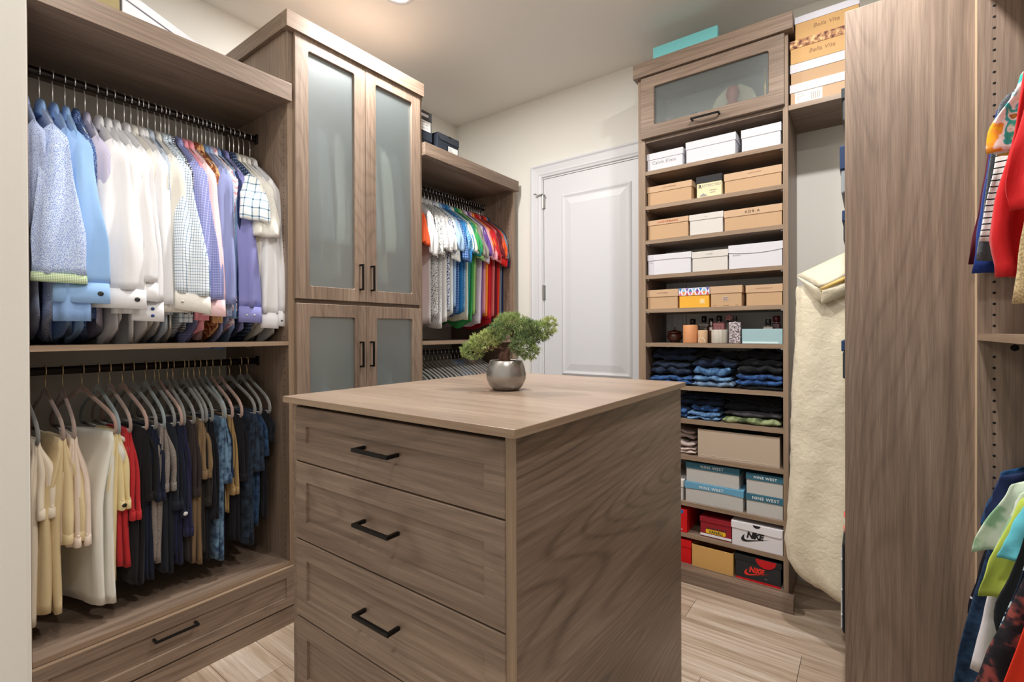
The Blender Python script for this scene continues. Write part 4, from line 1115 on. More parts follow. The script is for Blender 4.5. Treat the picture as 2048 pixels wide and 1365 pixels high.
# orange box with a triangle patterned lid
b = shoebox('shoe_box', 'orange shoe box with a colourful triangle patterned lid on the fifth shelf', -0.836, -0.675, YF, YB, SH[5], 0.107, card((238, 178, 62)), card((226, 228, 240)), 0.040)
TRI = [card(c) for c in ((226, 120, 150), (108, 92, 168), (240, 150, 66), (70, 130, 196), (200, 86, 96), (150, 190, 222))]
tm = [MB() for _ in TRI]
k = 0
for row in range(2):
    for cix in range(9):
        x0 = -0.080 + cix*0.0178; z0 = 0.0675 + row*0.0195
        q = tm[(cix*2+row*3) % len(TRI)]
        up = (cix+row) % 2 == 0
        tri = [(x0, z0), (x0+0.0176, z0), (x0+0.0088, z0+0.0190)] if up else [(x0, z0+0.0190), (x0+0.0088, z0), (x0+0.0176, z0+0.0190)]
        q.prism(tri, lambda u, v, w: (u, -w, v), 0, 0.0004)
for q, m_ in zip(tm, TRI): q.build('printed_triangles', m_, b, kind='stuff')
MB().box(0.030, 0.056, 0.0020, 0.0034, 0.020, 0.046).build('logo_square', card((244, 206, 122)), b); words_on(b, 'RH', 0.012, WINK, 0.043, 0.033, 0.0016); words_on(b, 'YM', 0.009, WINK, 0.043, 0.023, 0.0016)
b = shoebox('shoe_box', 'kraft shoe box with a small square logo on the fifth shelf', -0.671, -0.516, YF, YB, SH[5], 0.108, KR, KR2, 0.038)
LG = card((110, 112, 140)); MB().box(-0.016, 0.010, 0.0020, 0.0034, 0.030, 0.054).build('logo_square', card((202, 176, 150)), b); words_on(b, 'BLUE', 0.0085, LG, -0.003, 0.044, 0.0016, bold=0.0002); words_on(b, 'STAR', 0.0085, LG, -0.003, 0.034, 0.0016, bold=0.0002)
words_on(b, 'comfort', 0.005, BINK, -0.055, 0.006, 0.0018); words_on(b, 'FOOTWEAR', 0.005, DINK, 0.0, 0.006, 0.0018); words_on(b, 'family', 0.005, DINK, 0.052, 0.006, 0.0018)
b = shoebox('shoe_box', 'kraft shoe box at the right end of the fifth shelf', -0.500, -0.334, YF, YB, SH[5], 0.104, KR, KR2, 0.038); words_on(b, 'LUCKY BRAND LA', 0.0075, BINK, 0.0, 0.084, spacing=1.25)

# ---------------------------------------------------------------- candles, jar and perfume on the sixth shelf
z6 = SH[6]
t = thing('lidded_jar', 'small dark brown lidded jar at the left of the perfume shelf', 'jar', (-0.90, 2.80, z6))
JB = flat('brown_lacquer', (74, 34, 22), 0.22, coat=0.5)
MB().lathe([(0.0005, 0), (0.024, 0.0), (0.026, 0.004), (0.040, 0.020), (0.044, 0.034), (0.040, 0.050), (0.030, 0.058), (0.026, 0.060)], 28).build('body', JB, t, smooth=True)
ld = MB().lathe([(0.046, 0.056), (0.044, 0.060), (0.030, 0.067), (0.012, 0.071), (0.004, 0.074), (0.003, 0.080), (0.005, 0.084), (0.003, 0.088), (0.0005, 0.089)], 28).build('lid', JB, t, smooth=True)
def candle(label, x, y, r, h, wax, ribs=False):
    t = thing('candle', label, 'candle', (x, y, z6))
    mb = MB(); n = 48 if ribs else 28; rings = []
    for (rr, zz) in ((0.5, 0.0), (0.96, 0.0), (1.0, 0.004), (1.0, h-0.003), (0.97, h), (0.9, h-0.002), (0.88, h-0.012), (0.02, h-0.014)):
        rings.append([(r*rr*(1+(0.03*cos(12*2*pi*k/n) if ribs and rr > 0.95 else 0))*cos(2*pi*k/n), r*rr*(1+(0.03*cos(12*2*pi*k/n) if ribs and rr > 0.95 else 0))*sin(2*pi*k/n), zz) for k in range(n)])
    mb.loops(rings, True).build('candle_glass', wax, t, smooth=True)
    MB().tube([(0, 0, h-0.014), (0.001, 0, h-0.004), (0.003, 0, h-0.001)], 0.0012, 6).build('wick', DINK, t, smooth=True)
    return t
candle('large orange wax candle in a frosted glass on the perfume shelf', -0.783, 2.700, 0.0385, 0.098, flat('orange_candle', (222, 156, 108), 0.35))
c_ = candle('short cream candle with a domed label on the perfume shelf', -0.7155, 2.690, 0.0245, 0.069, flat('cream_candle', (214, 178, 140), 0.4))
dm = MB(); ring = []
pts = [(0.017*cos(pi*k/10), 0.002+0.032*sin(pi*k/10)) for k in range(11)]
dm.prism(pts, lambda u, v, w: (u*1.05, -math.sqrt(max(0, 0.0245**2-(u*1.05)**2))-w, v), 0.0002, 0.0008)
dm.build('label', card((246, 240, 226)), c_)
candle('ribbed white glass candle in front of the pink perfume bottle', -0.632, 2.694, 0.039, 0.072, flat('ribbed_white_glass', (200, 194, 182), 0.25), True)
def bottle(label, x, y, w, d, h, glass, cap, cap_r, cap_h, neck=0.006, shape='box', lab=None):
    t = thing('perfume_bottle', label, 'perfume bottle', (x, y, z6))
    if shape == 'box':
        MB().box(-w/2, w/2, -d/2, d/2, 0, h).build('bottle_body', glass, t, bevel=0.004)
    else:
        MB().lathe([(0.0005, 0), (w*0.45, 0), (w*0.5, 0.004), (w*0.5, h*0.75), (w*0.42, h*0.9), (cap_r*0.7, h)], 24).build('bottle_body', glass, t, smooth=True)
    MB().lathe([(cap_r*0.6, h), (cap_r*0.6, h+neck)], 16).build('neck', M['chrome'], t, smooth=True)
    MB().lathe([(cap_r*0.9, h+neck), (cap_r, h+neck+0.002), (cap_r, h+neck+cap_h-0.003), (cap_r*0.85, h+neck+cap_h), (0.0005, h+neck+cap_h)], 20).build('cap', cap, t, smooth=True)
    if lab: MB().box(-w*0.36, w*0.36, -d/2-0.0006, -d/2, h*0.2, h*0.78).build('label', lab, t)
    return t
GLC = flat('smoky_glass', (168, 162, 154), 0.08, spec=0.8); GLP = flat('pink_glass', (186, 104, 112), 0.12, spec=0.8); BC = flat('black_cap', (20, 20, 22), 0.25)
bottle('clear perfume bottle with black cap behind the orange candle', -0.795, 2.79, 0.060, 0.030, 0.098, GLC, BC, 0.0145, 0.030)
bottle('second clear perfume bottle with tall black cap behind the orange candle', -0.745, 2.83, 0.060, 0.032, 0.108, GLC, BC, 0.0135, 0.036)
bottle('small white perfume sample bottle behind the cream candle', -0.722, 2.80, 0.024, 0.02, 0.082, card((208, 204, 190)), card((208, 204, 190)), 0.006, 0.008)
bottle('slim chrome perfume bottle left of the ribbed candle', -0.6850, 2.745, 0.020, 0.018, 0.090, flat('mirror_chrome', (190, 180, 180), 0.08, metal=1.0), M['chrome'], 0.006, 0.022)
bottle('dark round perfume bottle behind the chrome one', -0.700, 2.80, 0.050, 0.05, 0.100, flat('plum_glass', (84, 52, 56), 0.1, spec=0.8), BC, 0.012, 0.030, shape='round')
pb = bottle('pink boxy perfume bottle with black cap behind the ribbed candle', -0.648, 2.762, 0.060, 0.030, 0.112, GLP, BC, 0.014, 0.030)
fr = MB()
for (x0, x1, z0, z1) in ((-0.022, 0.022, 0.098, 0.100), (-0.022, -0.0205, 0.05, 0.1), (0.0205, 0.022, 0.05, 0.1)): fr.box(x0, x1, -0.0158, -0.015, z0, z1)
fr.build('label_frame', card((232, 190, 196)), pb); text_mesh('lettering', 'JUJU', 0.018, card((236, 200, 204)), pb, (0, -0.0156, 0.074), align='CENTER')
fb = bottle('perfume bottle with a pink flower shaped cap', -0.606, 2.80, 0.055, 0.03, 0.108, GLC, BC, 0.010, 0.010)
fl = MB()
for k in range(5): fl.lathe([(0.0005, -0.009), (0.007, -0.006), (0.010, 0.0), (0.007, 0.006), (0.0005, 0.009)], 10, (0.011*cos(k*1.257), -0.004, 0.138+0.011*sin(k*1.257)))
fl.lathe([(0.0005, -0.008), (0.006, 0), (0.0005, 0.008)], 10, (0, -0.012, 0.138))
fl.build('flower_cap', flat('pink_petals', (212, 150, 150), 0.3), fb, smooth=True)
pt = bottle('tall perfume box with silver marbled print and black stopper', -0.556, 2.702, 0.057, 0.032, 0.112, blotch([(0.40, (96, 84, 88)), (0.60, (214, 204, 206)), (0.5, (156, 146, 150))], 160, 'marbled_print', 0.25), BC, 0.009, 0.024)
fr = MB()
for (x0, x1, z0, z1) in ((-0.024, 0.024, 0.106, 0.1075), (-0.024, -0.0225, 0.008, 0.107), (0.0225, 0.024, 0.008, 0.107), (-0.024, 0.024, 0.052, 0.0535)): fr.box(x0, x1, -0.0168, -0.016, z0, z1)
fr.build('label_frame', card((222, 214, 212)), pt)
t = thing('storage_tray', 'open pale teal storage box at the right of the perfume shelf', 'box', (-0.4265, 2.67, z6))
TE = card((160, 192, 198))
m_ = MB(); w, dd, h = 0.182, 0.24, 0.075
m_.box(-w/2, w/2, 0, 0.004, 0, h).box(-w/2, w/2, dd-0.004, dd, 0, h).box(-w/2, -w/2+0.004, 0.004, dd-0.004, 0, h).box(w/2-0.004, w/2, 0.004, dd-0.004, 0, h).box(-w/2+0.004, w/2-0.004, 0.004, dd-0.004, 0, 0.004)
m_.build('tray_walls', TE, t, bevel=0.001)
MB().box(-w/2+0.004, w/2-0.018, -0.0008, 0.0, 0.002, 0.011).build('label_strip', card((214, 236, 238)), t)
z6 += 0.0045
bottle('dark perfume bottle with black cap standing in the teal box', -0.405, 2.72, 0.044, 0.026, 0.082, GLC, BC, 0.013, 0.032)
bottle('dark red perfume bottle standing in the teal box', -0.374, 2.76, 0.036, 0.03, 0.100, flat('dark_red_glass', (78, 24, 30), 0.12, spec=0.8), flat('dark_red_cap', (92, 30, 38), 0.25), 0.017, 0.030)
bottle('small black capped bottle lying low in the teal box', -0.470, 2.72, 0.04, 0.03, 0.055, BC, BC, 0.014, 0.014, neck=0.002)

# ---------------------------------------------------------------- folded denim
def folded(label, x0, x1, y0, y1, z, layers, m, seed, cat='folded jeans', name='folded_jeans', sag=0.0, group=None):
    """folded garment: stacked soft folds, each a rounded slab whose front edge is the fold"""
    t = thing(name, label, cat, ((x0+x1)/2, y0, z), 0, group)
    w = x1-x0; d = y1-y0
    zz = 0.0
    for li, h in enumerate(layers):
        mb = MB(); rings = []; nx = 22; nc = 20
        for i in range(nx+1):
            s = -1+2*i/nx
            end = math.sqrt(max(0.02, 1-abs(s)**9))
            ring = []
            for k in range(nc):
                tt = 2*pi*k/nc
                cy_, cz_ = cos(tt), sin(tt)
                sy = math.copysign(abs(cy_)**0.35, cy_); sz = math.copysign(abs(cz_)**0.75, cz_)
                hh = h/2*end*(1+0.55*fold(s*2.2+seed, li*2.0, cy_*0.8))
                dy = d/2*(0.985+0.03*fold(s*3+seed, li+2.0, 1.0))
                y = d/2 + dy*sy + 0.016*fold(s*3+seed, li*3.1, 4.0)
                zb = zz + h/2 + sag*abs(s)**2*(-1) + 0.55*h*fold(s*1.8+seed*1.3, li*1.7, 7.0)
                zc = zb + hh*sz + 0.006*fold(s*7+seed, cy_*3, cz_*3)
                ring.append((s*w/2*(1-0.02*li), y + li*0.004, max(zc, 0.0005+0.001*sin(k))))
            rings.append(ring)
        mb.loops(rings, True)
        mb.build('fold', m, t, smooth=True)
        zz += h*0.93
    return t, zz
J1 = denim((62, 104, 158), (28, 52, 92)); J2 = denim((112, 150, 188), (60, 92, 132)); J3 = denim((126, 150, 176), (74, 98, 128)); J4 = denim((54, 92, 150), (26, 48, 88)); JD = denim((32, 46, 70), (18, 26, 42)); JD2 = denim((40, 54, 76), (22, 30, 46)); JK_ = denim((26, 28, 34), (14, 15, 20))
z7 = SH[7]
folded('mid blue folded jeans at the lower left of the denim shelf', -1.010, -0.772, 2.672, 2.96, z7, [0.026, 0.026], J1, 1.0)
folded('dark navy folded jeans resting on the mid blue pair at the left', -1.005, -0.785, 2.69, 2.96, z7+0.056, [0.040, 0.034], JD2, 2.0)
folded('very dark folded jeans topmost of the left denim stack', -1.003, -0.755, 2.71, 2.96, z7+0.132, [0.036, 0.030], JD, 3.0)
folded('grey blue folded jeans lowest of the middle denim stack', -0.770, -0.560, 2.672, 2.96, z7, [0.028], J3, 4.0)
folded('pale blue folded jeans second from bottom of the middle denim stack', -0.765, -0.575, 2.675, 2.96, z7+0.030, [0.026], J2, 5.0)
folded('faded bright blue folded jeans third in the middle denim stack', -0.765, -0.578, 2.685, 2.96, z7+0.058, [0.044], denim((104, 146, 186), (38, 70, 112)), 6.0)
folded('dark blue folded jeans fourth in the middle denim stack', -0.772, -0.548, 2.69, 2.96, z7+0.105, [0.044], JD, 7.0)
folded('black folded jeans topmost of the middle denim stack', -0.765, -0.545, 2.72, 2.96, z7+0.150, [0.034], JK_, 8.0)
folded('black folded trousers lowest of the right denim stack', -0.545, -0.336, 2.672, 2.96, z7, [0.018], JK_, 8.5)
folded('medium blue folded jeans in the right denim stack', -0.552, -0.335, 2.672, 2.96, z7+0.020, [0.030, 0.030], J4, 9.0)
folded('charcoal folded trousers on the medium blue jeans at the right', -0.545, -0.335, 2.69, 2.96, z7+0.080, [0.040, 0.034], denim((38, 40, 44), (20, 21, 25)), 10.0)
folded('black folded jeans topmost of the right denim stack', -0.545, -0.335, 2.71, 2.96, z7+0.152, [0.040], JK_, 11.0)
z8 = SH[8]
folded('deep blue folded jeans at the far left of the lower denim shelf', -1.005, -0.800, 2.68, 2.96, z8, [0.030, 0.030], J1, 12.0)
folded('light blue folded jeans on the lower denim shelf', -0.797, -0.628, 2.675, 2.96, z8, [0.018, 0.024], J2, 13.0)
folded('blue folded jeans resting on the light blue pair', -0.780, -0.640, 2.70, 2.96, z8+0.042, [0.030], J1, 14.0)
folded('dark folded jeans topmost on the lower denim shelf at the left', -0.860, -0.620, 2.72, 2.96, z8+0.072, [0.030, 0.026], JD, 15.0)
folded('green camouflage folded trousers on the lower denim shelf', -0.615, -0.345, 2.675, 2.96, z8, [0.032], blotch([(0.40, (70, 78, 56)), (0.60, (150, 158, 118)), (0.5, (112, 124, 84))], 28, 'camouflage_fabric'), 16.0, 'folded trousers', 'folded_trousers')
folded('grey folded trousers resting on the camouflage pair', -0.610, -0.345, 2.70, 2.96, z8+0.034, [0.026], cloth((72, 70, 76)), 17.0, 'folded trousers', 'folded_trousers')
folded('black folded trousers topmost on the lower denim shelf at the right', -0.615, -0.345, 2.72, 2.96, z8+0.062, [0.036, 0.030], JK_, 18.0, 'folded trousers', 'folded_trousers')
z9 = SH[9]
MAU = cloth((164, 146, 140)); MAU2 = cloth((196, 178, 168))
folded('dusty rose folded garment lowest beside the greige box', -1.00, -0.752, 2.675, 2.96, z9, [0.020, 0.022], MAU2, 20.0, 'folded clothes', 'folded_garment')
folded('mauve folded garment in the middle beside the greige box', -1.00, -0.756, 2.68, 2.96, z9+0.042, [0.030], cloth((178, 162, 156)), 21.0, 'folded clothes', 'folded_garment')
folded('brown grey folded garment topmost beside the greige box', -1.00, -0.760, 2.70, 2.96, z9+0.074, [0.034, 0.030], MAU, 22.0, 'folded clothes', 'folded_garment')
# greige open carton
t = thing('open_carton', 'large greige cardboard box filling the shelf below the folded denim', 'box', (-0.5415, 2.665, z9))
GR = flat('greige_card', (190, 172, 152), 0.7, bump=0.15, bscale=30)
m_ = MB(); w, dd, h = 0.387, 0.29, 0.151
m_.box(-w/2, w/2, 0, 0.004, 0, h).box(-w/2, w/2, dd-0.004, dd, 0, h).box(-w/2, -w/2+0.004, 0.004, dd-0.004, 0, h).box(w/2-0.004, w/2, 0.004, dd-0.004, 0, h).box(-w/2+0.004, w/2-0.004, 0.004, dd-0.004, 0, 0.004)
m_.build('carton_walls', GR, t, bevel=0.001)
ws = MB(); pts = [(-w/2+0.015+0.357*k/24, 0.012+0.007*fold(k*0.9, 3.3)+0.003*sin(k*1.7)) for k in range(25)]
ws.tube([(x, -0.0004, z) for x, z in pts], 0.0009, 5); ws.build('torn_edge', card((222, 208, 190)), t)
folded('dark green folded cloth inside the greige cardboard box', -0.72, -0.45, 2.70, 2.92, z9+0.006, [0.05, 0.05, 0.055], cloth((30, 52, 40)), 24.0, 'folded clothes', 'folded_garment')
# ---------------------------------------------------------------- teal lidded boxes, sneaker boxes
TB = card((58, 108, 128)); TB2 = card((104, 164, 196)); GB = card((196, 194, 190))
z10 = SH[10]
def nine(label, x0, x1, y0, z, h, lid, lh, size, x=0.0, gape=0.0):
    b = shoebox('shoe_box', label, x0, x1, y0, YB, z, h, GB, lid, lh, gape=gape)
    words_on(b, 'NINE WEST', size, WINK, x, h-lh/2-size*0.36, spacing=1.15, bold=0.0002)
    return b
nine('grey shoe box with bright blue lid lowest at the left of its shelf', -0.803, -0.510, 2.662, z10, 0.108, TB2, 0.036, 0.021, -0.01, 0.006)
nine('grey shoe box with dark teal lid on top of the bright blue lidded one', -0.800, -0.530, 2.668, z10+0.1085, 0.1075, TB, 0.034, 0.020, 0.0)
nine('grey shoe box with teal lid lowest at the right of its shelf', -0.500, -0.332, 2.662, z10, 0.103, TB, 0.032, 0.021, 0.006)
nine('grey shoe box with teal lid on top at the right of its shelf', -0.500, -0.332, 2.664, z10+0.1035, 0.103, TB, 0.032, 0.018, 0.004)
shoebox('shoe_box', 'grey white shoe box half hidden behind the island corner', -1.00, -0.812, 2.664, YB, z10, 0.108, card((206, 204, 200)), card((222, 220, 216)), 0.036)
z11 = SH[11]
RD = card((214, 22, 26)); MR = card((150, 32, 44)); YL = card((240, 196, 40))
b = shoebox('shoe_box', 'tall red shoe box with blue corner on the shelf above the lowest', -1.0, -0.790, 2.655, YB, z11, 0.124, RD, RD, 0)
MB().prism([(0.075, 0.100), (0.085, 0.108), (0.085, 0.122), (0.06, 0.122), (0.064, 0.11)], lambda u, v, w: (u, -w, v), 0.0, 0.0006).build('blue_emblem', card((40, 110, 180)), b); MB().box(0.02, 0.082, -0.0006, 0.0, 0.014, 0.017).build('white_line', WINK, b)
b = shoebox('shoe_box', 'maroon shoe box with a yellow name plate and white base stripe', -0.726, -0.566, 2.664, YB, z11, 0.106, MR, MR, 0.026)
MB().box(-0.0775, 0.0775, 0.0016, 0.0030, 0.006, 0.018).build('white_stripe', WINK, b)
pl = [(-0.044+0.006*cos(pi*0.5+pi*k/6), 0.033+0.0105*sin(pi*0.5+pi*k/6)) for k in range(7)] + [(0.044+0.006*cos(-pi*0.5+pi*k/6), 0.033+0.0105*sin(-pi*0.5+pi*k/6)) for k in range(7)]
MB().prism(pl, lambda u, v, w: (u, 0.003-w, v), 0, 0.001).build('name_plate', YL, b)
text_mesh('lettering', 'VANELi', 0.0215, DINK, b, (0, 0.0017, 0.0255), align='CENTER', spacing=1.08, bold=0.0006, sx=0.92)
ar = MB()
for k in range(11):
    x = -0.045 + 0.009*k; hgt = 0.006 + 0.009*abs(sin(k*1.3+0.6))
    ar.prism([(x, 0.046), (x+0.0075, 0.046), (x+0.006, 0.046+hgt*0.6), (x+0.0045, 0.046+hgt), (x+0.002, 0.046+hgt*0.5)], lambda u, v, w: (u, 0.003-w, v), 0, 0.0008)
ar.build('crest_scroll', DINK, b)
def swoosh_poly(s=1.0):
    up = []; lo = []
    def bez(p0, p1, p2, p3, n=14): return [tuple((1-t)**3*p0[i]+3*(1-t)**2*t*p1[i]+3*(1-t)*t*t*p2[i]+t**3*p3[i] for i in (0, 1)) for t in [k/n for k in range(n+1)]]
    a = bez((1.0, 0.235), (0.62, 0.14), (0.36, 0.075), (0.24, 0.060), 12)
    a += bez((0.24, 0.060), (0.10, 0.045), (0.085, 0.15), (0.145, 0.285), 12)[1:]
    a += bez((0.145, 0.285), (0.05, 0.20), (-0.01, 0.10), (0.01, 0.045), 10)[1:]
    a += bez((0.01, 0.045), (0.03, -0.035), (0.15, -0.03), (0.26, 0.0), 10)[1:]
    a += bez((0.26, 0.0), (0.45, 0.06), (0.70, 0.14), (1.0, 0.235), 12)[1:-1]
    return [(x*s, y*s) for x, y in a]
def nike(b, m, x, z, y, size, sw):
    words_on(b, 'NIKE', size, m, x, z, y, 'LEFT', 0.86, 0.0022, 0.92, 0.22)
    MB().prism(swoosh_poly(sw), lambda u, v, w: (u + x - sw*0.20, y+0.0003-w, v + z - sw*0.165), 0, 0.0006).build('swoosh', m, b)
NW = card((226, 224, 228)); NK = card((46, 46, 48)); NR = flat('bright_red_ink', (232, 52, 36), 0.5); NBK = flat('black_print_ink', (26, 26, 30), 0.5)
b = thing('shoe_box', 'white sneaker box with black lettering and a flap lid', 'box', (-0.4485, 2.652, z11))
MB().box(-0.1145, 0.1145, 0.003, 0.30, 0, 0.121).build('body', NW, b, bevel=0.0012)
pl = [(-0.118, 0.122), (-0.118, 0.090), (0.085, 0.082)] + [(0.100+0.014*sin(pi*k/12), 0.096-0.014*cos(pi*k/12)) for k in range(7)] + [(0.114, 0.122)]
lidm = MB().prism(pl, lambda u, v, w: (u, 0.003-w, v), 0, 0.004).box(-0.118, 0.118, 0.003, 0.303, 0.1215, 0.1245)
lidm.build('lid', card((234, 232, 236)), b, bevel=0.0008)
MB().prism([(0.012*0+-0.018+0.018*cos(pi+pi*k/10)+0.018, 0.1215+0.0145*sin(pi+pi*k/10)) for k in range(11)], lambda u, v, w: (u, -0.001-w, v), 0, 0.0005).build('thumb_notch', NBK, b)
nike(b, NBK, -0.047, 0.053, 0.0022, 0.041, 0.128)
z12 = SH[12]
shoebox('shoe_box', 'plain red shoe box on the lowest shelf behind the island corner', -1.0, -0.768, 2.655, YB, z12, 0.125, RD, RD, 0.038)
t = thing('open_carton', 'plain tan open cardboard box on the lowest shelf', 'box', (-0.6605, 2.652, z12))
m_ = MB(); w, dd, h = 0.206, 0.29, 0.116
m_.box(-w/2, w/2, 0, 0.003, 0, h).box(-w/2, w/2, dd-0.003, dd, 0, h).box(-w/2, -w/2+0.003, 0.003, dd-0.003, 0, h).box(w/2-0.003, w/2, 0.003, dd-0.003, 0, h).box(-w/2+0.003, w/2-0.003, 0.003, dd-0.003, 0, 0.003)
m_.build('carton_walls', TANB, t, bevel=0.0008)
b = thing('shoe_box', 'black sneaker box with red lettering on the lowest shelf', 'box', (-0.443, 2.655, z12))
MB().box(-0.104, 0.100, 0.002, 0.30, 0, 0.100).build('body', NK, b, bevel=0.0012)
MB().box(-0.108, 0.104, 0.0, 0.302, 0.094, 0.122).build('lid', card((40, 40, 42)), b, bevel=0.0012)
MB().box(-0.103, 0.099, 0.0005, 0.0018, 0.0, 0.009).build('red_base_stripe', card((206, 24, 30)), b)
MB().prism([(0.035+0.046*cos(pi+pi*k/14), 0.1215+0.042*sin(pi+pi*k/14)) for k in range(15)], lambda u, v, w: (u, -0.0002-w, v), 0, 0.0006).build('red_flap', card((200, 26, 32)), b)
nike(b, NR, -0.042, 0.047, 0.0016, 0.036, 0.112)
words_on(b, 'AIR', 0.008, INK, 0.035, 0.026, 0.0016)
# ---------------------------------------------------------------- boxes on the corner shelf and above the closets
TT = 2.4185
b = shoebox('shoe_box', 'kraft box with white lid and barcode label, lowest on the corner shelf', -0.303, -0.045, 2.665, 2.96, TT, 0.100, KR2, BW_, 0.040)
MB().box(-0.108, 0.003, 0.0020, 0.0034, 0.003, 0.058).build('paper_label', card((240, 238, 232)), b)
bc = MB()
for k in range(14): bc.box(-0.042+0.0026*k, -0.042+0.0026*k+(0.0008 if k % 3 else 0.0016), 0.0014, 0.0022, 0.012, 0.045)
bc.build('barcode', INK, b); words_on(b, 'STYLE 8', 0.008, INK, -0.1, 0.045, 0.0016, 'LEFT'); words_on(b, 'COLOR TAN', 0.006, INK, -0.1, 0.034, 0.0016, 'LEFT'); words_on(b, 'SIZE', 0.006, INK, -0.1, 0.024, 0.0016, 'LEFT')
text_mesh('lettering', 'fergie', 0.026, card((222, 220, 228)), b, (0.045, -0.0006, 0.070), align='CENTER')
shoebox('shoe_box', 'kraft box with white lid, second on the corner shelf', -0.302, -0.048, 2.668, 2.96, TT+0.1005, 0.097, KR, BW_, 0.042)
BV = flat('wood_print_card', (208, 164, 104), 0.6); BV2 = blotch([(0.38, (106, 66, 62)), (0.62, (236, 200, 150)), (0.52, (198, 150, 108))], 42, 'marbled_brown_print', 0.6)
b = shoebox('shoe_box', 'orange tan box with marbled lid, third on the corner shelf', -0.303, -0.044, 2.664, 2.96, TT+0.198, 0.110, BV, BV2, 0.038); words_on(b, 'Bella Vita', 0.026, BINK, 0.0, 0.034, 0.0024, shear=0.25)
b = shoebox('shoe_box', 'orange tan box with pale lid, topmost on the corner shelf', -0.283, -0.030, 2.664, 2.96, TT+0.3085, 0.108, BV, card((222, 222, 232)), 0.032); words_on(b, 'Bella Vita', 0.026, BINK, 0.0, 0.036, 0.0024, shear=0.25)
b = shoebox('gift_box', 'flat turquoise box standing upright on top of the shelf tower', -1.003, -0.650, 2.742, 2.772, 2.791, 0.192, card((140, 226, 230)), card((140, 226, 230)), 0.0)
# on the far closet
BK2 = card((40, 46, 56)); BK3 = card((52, 56, 64))
b = thing('shoe_box', 'black shoe box with a white label on top of the far closet', 'box', (-2.19, 2.273, 2.4265))
MB().box(-0.32, 0.0, -0.096, 0.096, 0, 0.176).build('body', BK2, b, bevel=0.0015)
MB().box(-0.324, 0.002, -0.099, 0.099, 0.177, 0.182).prism([(-0.099, 0.180), (-0.099, 0.165), (-0.075, 0.142), (0.099, 0.134), (0.099, 0.180)], lambda u, v, w: (0.0012+w, u, v), 0, 0.002).build('lid', BK3, b, bevel=0.0008)
MB().prism([(0.012+0.014*cos(pi+pi*k/8), 0.1815+0.012*sin(pi+pi*k/8)) for k in range(9)], lambda u, v, w: (0.0034+w, u, v), 0, 0.0004).build('thumb_notch', card((20, 20, 24)), b)
MB().box(0.0002, 0.001, 0.0, 0.088, 0.070, 0.118).build('paper_label', card((226, 226, 224)), b)
q = MB()
for j in range(4): q.box(0.001, 0.0014, 0.006, 0.03+0.008*(j % 2), 0.078+0.009*j, 0.081+0.009*j)
q.build('label_print', INK, b)
for k, (lab, z, h) in enumerate((('dark shoe box under another in the stack beside the tall cabinet crown', 2.4265, 0.147), ('dark grey labelled shoe box on top of the stack beside the tall cabinet', 2.5745, 0.123))):
    b = thing('shoe_box', lab, 'box', (-2.19, 2.065, z))
    MB().box(-0.30, 0.0, -0.058, 0.058, 0, h-0.002).build('body', BK2 if k == 0 else BK3, b, bevel=0.0015)
    MB().box(-0.303, 0.003, -0.060, 0.060, h-0.053, h).build('lid', BK2 if k == 0 else card((66, 66, 70)), b, bevel=0.001)
    if k:
        MB().box(0.0002, 0.001, -0.05, 0.050, 0.004, 0.066).build('paper_label', card((224, 222, 218)), b)
        q = MB()
        for j in range(9): q.box(0.001, 0.0014, -0.03+0.008*j, -0.0265+0.008*j, 0.012, 0.026)
        q.box(0.001, 0.0014, -0.035, 0.0, 0.050, 0.058).box(0.001, 0.0014, -0.035, 0.03, 0.036, 0.040)
        q.build('label_print', INK, b)
        MB().box(0.0031, 0.0035, -0.03, 0.03, h-0.035, h-0.018).build('lid_label', card((200, 198, 196)), b)
# cartons on top of the left closet
b = thing('white_carton', 'long white box with a sloping lid lying on top of the left closet', 'box', (-2.42, 0.74, 2.4265))
PX = lambda u, v, w: (-0.17+w, u-0.74, v-2.4265)
MB().prism([(0.590, 2.4265), (0.590, 2.598), (0.742, 2.546), (0.93, 2.480), (0.93, 2.4265)], PX, 0, 0.34).build('body', BW_, b, bevel=0.001)
MB().prism([(0.590, 2.6035), (0.590, 2.637), (0.834, 2.5515), (0.94, 2.514), (0.94, 2.482), (0.738, 2.5525)], PX, -0.002, 0.342).build('lid', BW_, b, bevel=0.001)
b = thing('olive_carton', 'olive cardboard box beside the white one on the left closet', 'box', (-2.42, 0.47, 2.4265))
MB().box(-0.17, 0.17, -0.11, 0.112, 0, 0.19).build('body', card((150, 136, 96)), b, bevel=0.0015)
MB().box(-0.172, 0.172, -0.112, 0.114, 0.19, 0.235).build('lid', card((160, 146, 106)), b, bevel=0.0015)
# ---------------------------------------------------------------- bonsai
rb = random.Random(11)
bt = thing('potted_bonsai', 'small juniper bonsai in a brushed silver bowl on the island counter', 'plant', (-0.915, 1.205, IT+0.0002))
POT = flat('brushed_silver_ceramic', (168, 164, 160), 0.33, metal=0.85)
MB().lathe([(0.0005, 0), (0.036, 0.0), (0.040, 0.001), (0.052, 0.014), (0.0615, 0.034), (0.0625, 0.050), (0.058, 0.072), (0.0515, 0.092), (0.0495, 0.0935), (0.0475, 0.092), (0.050, 0.080), (0.050, 0.078), (0.0005, 0.078)], 48).build('pot', POT, bt, smooth=True)
soil = MB(); rings = []
for k in range(7):
    r = max(0.0006, 0.048*k/6)
    rings.append([(r*cos(2*pi*q/24), r*sin(2*pi*q/24), 0.083+0.004*fold(r*60+q, k)) for q in range(24)])
soil.loops(rings, False).build('soil', flat('bark_mulch', (96, 62, 44), 0.95, bump=0.6, bscale=300), bt, kind='stuff')
BARK = flat('juniper_bark', (104, 74, 62), 0.9, bump=0.6, bscale=180)
